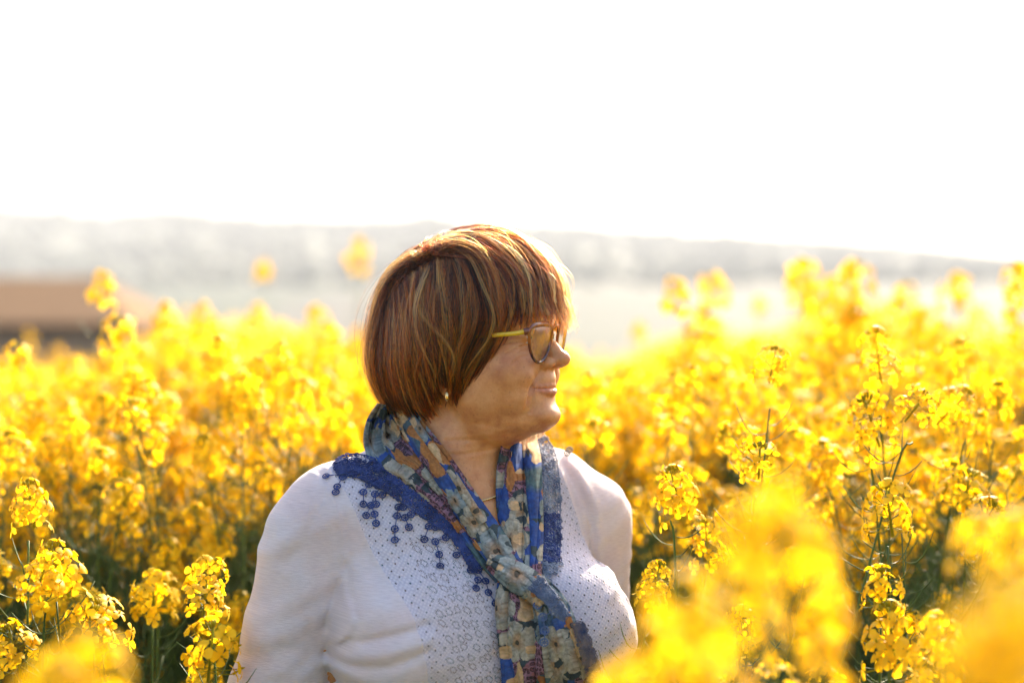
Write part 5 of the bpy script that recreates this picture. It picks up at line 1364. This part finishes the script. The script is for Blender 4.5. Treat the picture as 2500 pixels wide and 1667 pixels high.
    # each of the others is named by the plant or feature nearest to it in the view, counted outwards from it
    LM = [(238, 640, 'the ragged head before the brown roof'), (36, 800, 'the left edge under the brown building'), (605, 620, 'the lone round head left of her hair'), (830, 580, 'the tallest stalk behind her hair'),
          (382, 720, 'the brown roof end'), (1545, 640, 'the leaning stalk right of her face'), (1742, 690, 'the small lone head in the gap'), (1850, 620, 'the small flat skyline head'),
          (1965, 640, 'the broadest skyline head'), (2195, 665, 'the third stalk from the right edge'), (2332, 625, 'the split head at the right edge'), (115, 1270, 'the arching sharp plant bottom left'),
          (478, 1320, 'the compact head by her sleeve'), (640, 1180, 'her near shoulder'), (860, 950, 'the nape of her neck'), (1300, 830, 'her nose'), (1380, 1060, 'her far shoulder'), (1440, 1300, 'her far elbow'),
          (1690, 950, 'the crisp pale head right of her chin'), (2035, 1160, 'the tall rounded sharp head at right'), (2200, 900, 'the beadlike blossoms near the right edge'), (300, 950, 'the drooping head at left'), (2340, 1150, 'the right edge halfway down'), (20, 1080, 'the left edge halfway down')]
    grp = {}
    for o, (x, Y, H) in zip(objs, rest):
        X_ = (x/Y*KPX+1250)/1.06293; Y_ = ((EYE-H)/Y*KPX+833.5)/1.06293
        d = [math.hypot(X_-a, Y_-b) for a, b, _ in LM]; i = int(np.argmin(d)); a, b, nm = LM[i]
        sec = ('upper ' if Y_ < b else 'lower ')+('left' if X_ < a else 'right')
        grp.setdefault((nm, sec), []).append((d[i], o, Y))
    ORD = ['closest', 'second', 'third', 'fourth', 'fifth', 'sixth', 'seventh', 'eighth', 'ninth', 'tenth', 'eleventh', 'twelfth', 'thirteenth', 'fourteenth', 'fifteenth', 'sixteenth', 'seventeenth', 'eighteenth', 'nineteenth', 'twentieth']
    for (nm, sec), L in grp.items():
        for r_, (_, o, Y) in enumerate(sorted(L, key=lambda q: q[0])):
            blur = 'crisp' if Y < 2.2 else 'soft' if Y < 2.9 else 'blurred'
            o['label'] = f'{blur} rapeseed plant, {ORD[min(r_, 19)]} {sec} of {nm}'
build_plants()

def build_crop():
    """the uncountable rest of the field as one object"""
    r = np.random.default_rng(31); P = []
    def pts(y0, y1, dens, m0=.41, m1=.6):
        A = (y1*y1-y0*y0)*m0+2*m1*(y1-y0); n = int(A*dens); y = np.sqrt(r.uniform(y0*y0, y1*y1, n)); x = r.uniform(-1, 1, n)*(m0*y+m1); return np.stack([x, y], 1)
    A = pts(3.3, 7, 27); B = pts(7, CROP_END+1, 15)
    side = np.concatenate([np.stack([r.uniform(-2.6, 2.6, 300), r.uniform(-1.5, 3.4, 300)], 1)])
    inview = (abs(side[:, 0]) < .38*np.maximum(side[:, 1], 0)+.10)
    near_low = side[inview & (side[:, 1] > .35) & (side[:, 1] < 1.5) & (abs(side[:, 0]+.08) > .1)]
    side = side[~inview & (np.hypot(side[:, 0], side[:, 1]) > .45)]
    parts, tone, gp = [], [], []
    heads_hi = [(h[0], h[1], h[2]) for h in HEADS_LO]
    acc = {i: [] for i in range(3)}
    for grp, dens in ((A, 5), (B, 5), (side, 5), (near_low, 5)):
        for x, y in grp:
            gz = float(ground_z(x, y)); xd = (x/max(y, .3)*KPX+1250)/1.06293
            lim = EYE-(np.interp(xd, SKY_LINE[:, 0], SKY_LINE[:, 1])*1.06293-833.5)/KPX*y if y > 3 else 9
            H = min(gz+r.normal(1.42, .10), lim+r.normal(-.03, .07)) if y > 3 else gz+r.normal(1.36, .08)
            if y > 3 and r.random() < .35: H = lim-abs(r.normal(0, .07))
            if grp is near_low: H = min(H, EYE-.27*y-.05)
            nh = 6 if y < 7 else 5
            for q in range(nh):
                a = r.uniform(0, 6.3); o = r.uniform(.04, .2)*(q > 0); z = H-(q > 0)*r.uniform(.03, .26)
                acc[r.integers(0, 3)].append((x+o*math.cos(a), y+o*math.sin(a), z, r.uniform(0, 6.3), r.uniform(.8, 1.2), r.normal(0, .15), r.normal(0, .15)))
            if y < 8:
                k = r.integers(0, 9); gp.append((x, y, gz, H, r.uniform(0, 6.3)))
    for i, L in acc.items():
        L = np.array(L); V0, F0, t0 = heads_hi[i]; ca, sa = np.cos(L[:, 3]), np.sin(L[:, 3]); n = len(L)
        X = V0[None, :, 0]*ca[:, None]-V0[None, :, 1]*sa[:, None]; Y = V0[None, :, 0]*sa[:, None]+V0[None, :, 1]*ca[:, None]; Z = np.broadcast_to(V0[None, :, 2], X.shape)
        X = X+Z*L[:, 5:6]; Y = Y+Z*L[:, 6:7]
        V = np.stack([X, Y, Z], -1)*L[:, 4][:, None, None]+L[:, None, :3]
        off = (np.arange(n)*len(V0))[:, None, None]
        parts.append((V.reshape(-1, 3), [(f[None]+off).reshape(-1, f.shape[1]) for f in F0])); tone.append(np.tile(t0, n))
    V, F = join(parts); o = mk_mesh('rapeseed_bloom', V, F, PETAL, np.concatenate(tone))
    # stems and leaves under it
    parts = []
    for x, y, gz, H, a in gp:
        b = np.array([x, y, gz]); e = np.array([x+r.normal(0, .05), y+r.normal(0, .05), H-.05])
        parts.append(tube(np.array([b, b*.5+e*.5+[.02*math.cos(a), .02*math.sin(a), 0], e]), np.array([.005, .004, .002]), 3))
        if y < 5:
            for q in range(3):
                d = r.uniform(0, 6.3); z = r.uniform(.3, .85)*(H-gz); l = .13; dd = np.array([math.cos(d), math.sin(d), 0]); s = np.array([-dd[1], dd[0], 0]); p = b*[1, 1, 1]+[0, 0, z]
                parts.append((np.array([p, p+dd*l*.5-s*l*.22+[0, 0, .03], p+dd*l, p+dd*l*.5+s*l*.22+[0, 0, .03]]), np.array([(0, 1, 2, 3)])))
    V2, F2 = join(parts)
    V, F = join([(V, F), (V2, F2)])
    me = o.data; bpy.data.objects.remove(o)
    o = mk_mesh('rapeseed_crop', V, F, PETAL, np.concatenate([np.concatenate(tone), np.full(len(V2), .0)]))
    o.data.materials.append(GREEN)
    n4a = sum(len(q) for q in F[:1]); mi = np.zeros(len(o.data.polygons), np.int32)
    vi = np.empty(len(o.data.loops), np.int32); o.data.loops.foreach_get('vertex_index', vi)
    ls = np.empty(len(mi), np.int32); o.data.polygons.foreach_get('loop_start', ls)
    mi[vi[ls] >= len(V)-len(V2)] = 1; o.data.polygons.foreach_set('material_index', mi)
    tag(o, 'mass of yellow rapeseed bloom stretching back to the edge of the field', 'flowers', kind='stuff')
build_crop()
